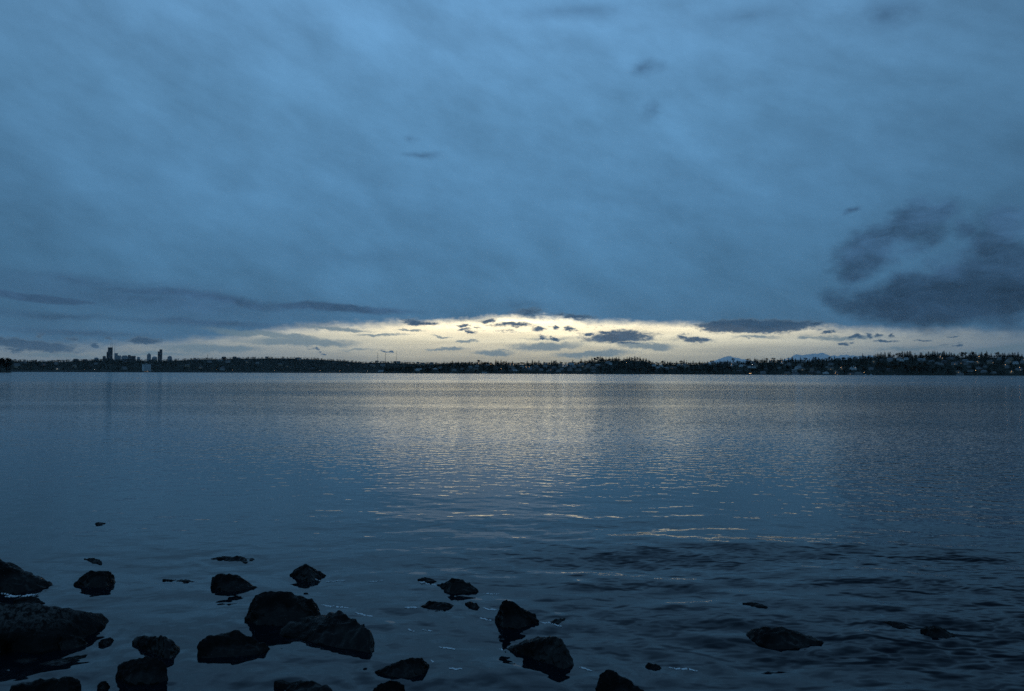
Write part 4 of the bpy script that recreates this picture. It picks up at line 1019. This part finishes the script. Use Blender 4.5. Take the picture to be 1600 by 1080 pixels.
mast(324.3, 553.0, 'lone thin lattice mast on the far ridge right of the skyline', 6300.0)

# pale apartment block on the left shore
def apartment():
    x, d = 229.5, DS_L + 30; X, Y = spot(x, d)
    k = d / F
    t = thing('apartment_building', 'pale square apartment block standing alone low on the left shore', 'building', (X, Y, 1.0), -az_of(x) + .25)
    H = height_at(x, 569.5, d) - 1; w = 10.2 * k / 2
    b = MB(); b.box(-w, w, -12, 12, -2, H); b.build('wall', M['white_wall'], t)
    b = MB(); b.box(-w - .6, w + .6, -12.6, 12.6, H, H + 1.2); ro = b.build('roof', M['pale_roof'], t)
    b = MB(); b.box(-5, 4, -3, 3, H + 1.2, H + 5); b.build('lift_house', M['grey_wall'], ro)
    nf = int(H / 4)
    for f in range(nf):
        for c in range(6):
            cx = -w + 2 * w * (c + .5) / 6
            b = MB(); b.box(cx - 1.9, cx + 1.9, -12.15, -11.9, 1.2 + f * 4, 3.4 + f * 4)
            b.build('window', M['lit'] if (f == 0 and c in (1, 2, 3)) else M['glass'], t)
apartment()
# low pale houses on the left ridge: the nearest-looking of them
for i in range(60):
    x = random.uniform(20, 700); d = DS_L + 40 + random.random() ** .7 * (DR_L - DS_L - 60)
    X, Y = spot(x, d); w = random.uniform(14, 30)
    wall = random.choice(('dark_wall', 'grey_wall', 'tan_wall', 'dark_wall'))
    o = house_mesh(w, w * .5, random.choice((2, 3)), False, random.random() < .15).build('house', [M[wall], M['roof'], M['glass'], M['lit']], None, (X, Y, h_left(x, d) + 6), -az_of(x))
    where = 'left of the skyline towers' if x < 145 else 'below the skyline towers' if x < 275 else 'between the skyline and the three masts' if x < 560 else 'below the three masts'
    props(o, f'{"wide" if w > 22 else "small"} {WORD[wall]} building on the left ridge {where}', 'house', 'buildings on the left ridge')

# floating bridge
def bridge():
    d = 3700.0; x0, x1 = 20, 640
    X0, Y0 = spot(x0, d); X1, Y1 = spot(x1, 4300.0)
    L = math.hypot(X1 - X0, Y1 - Y0); a = math.atan2(Y1 - Y0, X1 - X0)
    t = thing('floating_bridge', 'long low dark floating bridge running along the left waterline', 'bridge', (X0, Y0, 0), a)
    b = MB()
    n = 30
    for k in range(n): b.box(L * k / n + 0.6, L * (k + 1) / n - 0.6, -9, 9, -1.0, 2.6)
    b.build('pontoon', M['dark_wall'], t)
    b = MB(); b.box(0, L, -8, 8, 4.2, 5.4); b.build('deck', M['dark_wall'], t)
    b = MB()
    for k in range(140): b.box(L * k / 140, L * k / 140 + 1.2, -7, 7, 2.58, 4.22)
    b.build('column', M['dark_wall'], t)
    for y_ in (-8, 7.7):
        b = MB(); b.box(0, L, y_, y_ + .3, 5.4, 6.5); b.build('railing', M['concrete'], t)
    for k in range(26):
        px = L * (k + .5) / 26 + random.uniform(-20, 20)
        b = MB(); b.cone((px, 7, 5.4), (px, 7, 12), .22, .15, 5); b.box(px - 1.2, px + .2, 6.8, 7.2, 11.8, 12.1)
        pl = b.build('lamp_post', M['steel'], t)
        h = MB(); s = random.choice((.16, .2, .3, .5)); h.cone((px - 1.0, 7, 11.8), (px - 1.0, 7, 11.8 - s), s * .5, s, 6)
        h.build('lamp', M['lamp'] if random.random() < .6 else M['lamp_white'], pl)
bridge()

# street lamps glowing on the hillsides
lamps = [(748, 567.5, 0), (783, 576, 0), (798, 569, 0), (803, 570, 0), (767, 569, 0), (822, 573, 0), (827, 573, 0), (813, 568, 1), (880, 572, 1), (886, 570.5, 0), (979, 566.5, 0), (1143, 569, 0), (1204, 562.5, 0), (1221, 565.5, 0), (1230, 562, 0), (1176, 569.5, 1),
         (1305, 583, 0), (1314, 574, 0), (1350, 582, 0), (1469, 557.5, 0), (1473, 559.5, 0), (1530, 557, 0), (1527, 564.5, 0), (1571, 570, 0), (1593, 574, 0), (1585, 556, 0), (1580, 580, 0), (1524, 579, 0)]
lamp_head = MB(); lamp_head.cone((0, 0, 0), (0, 0, -.7), .25, .6, 8)
for i, (x, y, wht) in enumerate(lamps):
    d = hspot(x, y + 2) - 14; X, Y = spot(x, d); gz = h_right(x, d); H = max(7, height_at(x, y, d) - gz)
    t = thing('street_lamp', f"{'white' if wht else 'orange'} glowing street lamp on a thin pole {zone(x)}", 'street lamp', (X, Y, gz), -az_of(x), 'street lamps on the far hillside')
    b = MB(); b.cone((0, 0, -1), (0, 0, H), .12, .08, 6); b.box(-.06, .06, -1.4, 0, H - .1, H); b.build('pole', M['steel'], t)
    b = MB(); b.cone((0, -1.4, H - .1), (0, -1.4, H - .75), .25, .52, 8); b.build('lamp', M['lamp_white'] if wht else M['lamp'], t)

# docks and boats on the far waterline
def dock(x, wpx, label, lamp=False):
    d = DS_R - 22; X, Y = spot(x, d); k = d / F; w = wpx * k / 2
    t = thing('dock', label, 'dock', (X, Y, 0), -az_of(x), 'docks on the far waterline')
    b = MB(); b.box(-w, w, -2, 2, .9, 1.25); b.box(-1.2, 1.2, 2, 26, .9, 1.25); b.build('deck', M['timber'], t)
    n = max(3, int(w / 2.5))
    for i in range(n):
        px = -w + 2 * w * i / (n - 1)
        b = MB(); b.cone((px, -1.9, -1), (px, -1.9, 1.9), .22, .2, 6); b.build('pile', M['timber'], t)
    if lamp:
        b = MB(); b.cone((0, 0, 1.2), (0, 0, 4), .1, .1, 6); pl = b.build('lamp_post', M['steel'], t)
        for dx in (-2.2, 1.4):
            b = MB(); b.box(dx, dx + 1.6, -.7, .5, 3.4, 4.1); b.build('lamp', M['lamp'], pl)
dock(1172, 9, 'dock with a bright orange light on the waterline below the pale pointed peak', True)
dock(1338, 14, 'long low dock on the waterline below the gabled white house')
dock(1292, 8, 'short dock on the waterline left of the gabled white house')
dock(1232, 10, 'short dock on the waterline below the broad snowy mountain')
dock(1500, 12, 'long low dock on the waterline near the right end of the shore')
dock(835, 10, 'short dock on the waterline right of the white boathouse')
dock(880, 8, 'short dock on the waterline left of the wooded bluff')
def boat(x, L, label, d=None, rz=0.5, tall=False):
    d = d or DS_R - 45; X, Y = spot(x, d)
    t = thing('motor_boat', label, 'boat', (X, Y, 0.0), rz, 'boats on the far waterline')
    w = L * .16; b = MB()
    secs = [(-L / 2, w * .85, .0), (-L / 6, w, 0), (L / 5, w * .8, .1), (L * .42, w * .3, .35), (L / 2, .05, .5)]
    ring = []
    for (x_, hw, s) in secs: ring.append([(x_, -hw, L * .13 + s), (x_, -hw * .7, -.3), (x_, hw * .7, -.3), (x_, hw, L * .13 + s)])
    for r0, r1 in zip(ring[:-1], ring[1:]):
        for i in range(3): b.face([r0[i], r0[i + 1], r1[i + 1], r1[i]])
        b.face([r0[3], r0[0], r1[0], r1[3]])
    b.face(ring[0]); b.build('hull', M['boat'], t)
    b = MB(); h0 = L * .13
    b.prism([(-L * .18, h0), (L * .22, h0), (L * .12, h0 + L * .14), (-L * .18, h0 + L * .16)], -w * .62, w * .62); cb = b.build('cabin', M['boat'], t)
    b = MB(); b.box(-L * .14, L * .1, -w * .65, -w * .61, h0 + L * .05, h0 + L * .11); b.build('window', M['glass'], cb)
    if tall:
        b = MB(); b.cone((-L * .05, 0, h0), (-L * .05, 0, L * 1.1), .09, .05, 6); b.build('mast', M['boat'], t)
boat(705, 9, 'small white motor boat on the waterline left of the white boathouse', rz=.3)
boat(803.5, 7, 'small white boat on the waterline right of the white boathouse', rz=1.2, tall=True)
boat(762.5, 6, 'little white boat moored beside the white boathouse', rz=.8)
boat(1352, 8, 'small white boat moored by the dock below the gabled white house', rz=.2)
boat(1361, 9, 'white boat with a mast at the dock below the gabled white house', rz=.4, tall=True)
boat(1260, 7, 'small white boat moored below the broad snowy mountain', rz=.9)
boat(880, 6, 'little pale boat at the dock left of the wooded bluff', rz=1.0)
boat(1398, 6, 'little pale boat at the shore below the rust brown trees', rz=.5, tall=True)

# ------------------------------------------------------------------ gulls
def gull(x, y, d, label, span, bank):
    p = at_depth(x, y, d)
    bm = bmesh.new()
    # stations along the span: (s, chord, thickness, sweep, lift)
    st = [(-1, .05, .006, -.16, .05), (-.72, .13, .014, -.05, .19), (-.4, .19, .022, .05, .17), (-.14, .24, .04, .03, .05), (-.06, .5, .10, 0, .02), (0, .95, .14, -.03, 0)]
    st = st + [(-s, c, th, sw, lf) for (s, c, th, sw, lf) in st[-2::-1]]
    rings = []
    for (s, c, th, sw, lf) in st:
        ring = []
        for k in range(8):
            a = 2 * math.pi * k / 8
            ring.append(bm.verts.new((s * .5, sw * .5 + math.cos(a) * c * .25, lf * .5 + math.sin(a) * th * .5)))
        rings.append(ring)
    for r0, r1 in zip(rings[:-1], rings[1:]):
        for k in range(8): bm.faces.new((r0[k], r0[(k + 1) % 8], r1[(k + 1) % 8], r1[k]))
    bm.faces.new(rings[0][::-1]); bm.faces.new(rings[-1])
    bmesh.ops.recalc_face_normals(bm, faces=bm.faces[:])
    me = bpy.data.meshes.new('gull'); bm.to_mesh(me); bm.free()
    o = link('gull', me, M['feather'], None, p)
    o.scale = (span,) * 3; o.rotation_euler = (R(12), bank, R(20))
    props(o, label, 'bird', 'gulls in flight')
gull(1047.5, 380, 240, 'dark gull gliding with spread wings high in the right half of the sky', 1.15, R(-8))
gull(899, 471.5, 330, 'tiny distant gull flying just above the bright strip of sky', 0.9, R(30))

# ------------------------------------------------------------------ white strips laid on the shallows as painted sky glints, with some froth
def glint_foam():
    b = MB(); rr = random.Random(9)
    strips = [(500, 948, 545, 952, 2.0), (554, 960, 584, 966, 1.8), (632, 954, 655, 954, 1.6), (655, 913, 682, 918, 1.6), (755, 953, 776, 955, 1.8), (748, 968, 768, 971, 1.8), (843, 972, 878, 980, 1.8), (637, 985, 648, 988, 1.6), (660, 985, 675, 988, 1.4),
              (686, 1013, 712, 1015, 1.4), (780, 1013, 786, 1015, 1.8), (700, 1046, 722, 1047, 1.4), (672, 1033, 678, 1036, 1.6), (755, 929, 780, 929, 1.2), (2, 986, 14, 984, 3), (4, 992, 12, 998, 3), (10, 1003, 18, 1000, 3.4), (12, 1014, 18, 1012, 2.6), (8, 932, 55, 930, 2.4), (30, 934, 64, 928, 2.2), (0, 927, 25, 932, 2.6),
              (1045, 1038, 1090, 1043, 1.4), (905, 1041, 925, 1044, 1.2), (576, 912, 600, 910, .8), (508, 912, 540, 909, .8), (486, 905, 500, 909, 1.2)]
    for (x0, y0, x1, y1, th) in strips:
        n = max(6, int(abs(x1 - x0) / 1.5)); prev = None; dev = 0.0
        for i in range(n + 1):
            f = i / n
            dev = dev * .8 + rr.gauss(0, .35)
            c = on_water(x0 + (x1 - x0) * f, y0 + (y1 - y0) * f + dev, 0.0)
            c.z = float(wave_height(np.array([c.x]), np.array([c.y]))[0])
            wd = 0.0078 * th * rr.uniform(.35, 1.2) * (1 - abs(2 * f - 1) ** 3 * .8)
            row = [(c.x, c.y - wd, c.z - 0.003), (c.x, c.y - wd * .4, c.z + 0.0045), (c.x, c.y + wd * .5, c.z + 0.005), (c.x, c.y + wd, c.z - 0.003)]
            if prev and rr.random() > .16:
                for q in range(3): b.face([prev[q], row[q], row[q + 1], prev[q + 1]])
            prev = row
    o = b.build('glint_foam', simple_mat('glint_foam', (0.78, 0.8, 0.8), 0.6, 0.1, 20))
    props(o, 'thin white flecks standing in for sky glints and froth round the rocks', 'glint_foam', None, 'stuff')
glint_foam()

# ------------------------------------------------------------------ haze
hb = MB(); hb.box(-50000, 50000, -400, 65000, -4, 2050)
hm = bpy.data.materials.new('haze'); hm.use_nodes = True
ht = hm.node_tree; ht.nodes.clear()
pv = ht.nodes.new('ShaderNodeVolumePrincipled'); pv.inputs['Color'].default_value = (0.94, 0.97, 1.0, 1)
pv.inputs['Density'].default_value = 0.9e-5; pv.inputs['Anisotropy'].default_value = 0.55
ho = ht.nodes.new('ShaderNodeOutputMaterial'); ht.links.new(pv.outputs[0], ho.inputs['Volume'])
hz = hb.build('haze', hm); hz['kind'] = 'stuff'; hz['label'] = 'thin blue evening haze over the lake and the far shores'

# ------------------------------------------------------------------ render settings
SC.view_settings.view_transform = 'Standard'; SC.view_settings.look = 'None'
SC.view_settings.exposure = 0.0; SC.view_settings.gamma = 1.0
SC.render.engine = 'CYCLES'
cy = SC.cycles
cy.max_bounces = 5; cy.diffuse_bounces = 2; cy.glossy_bounces = 3; cy.volume_bounces = 0; cy.transmission_bounces = 2; cy.transparent_max_bounces = 6
cy.sample_clamp_indirect = 1.2; cy.caustics_reflective = False; cy.caustics_refractive = False
cy.use_denoising = False
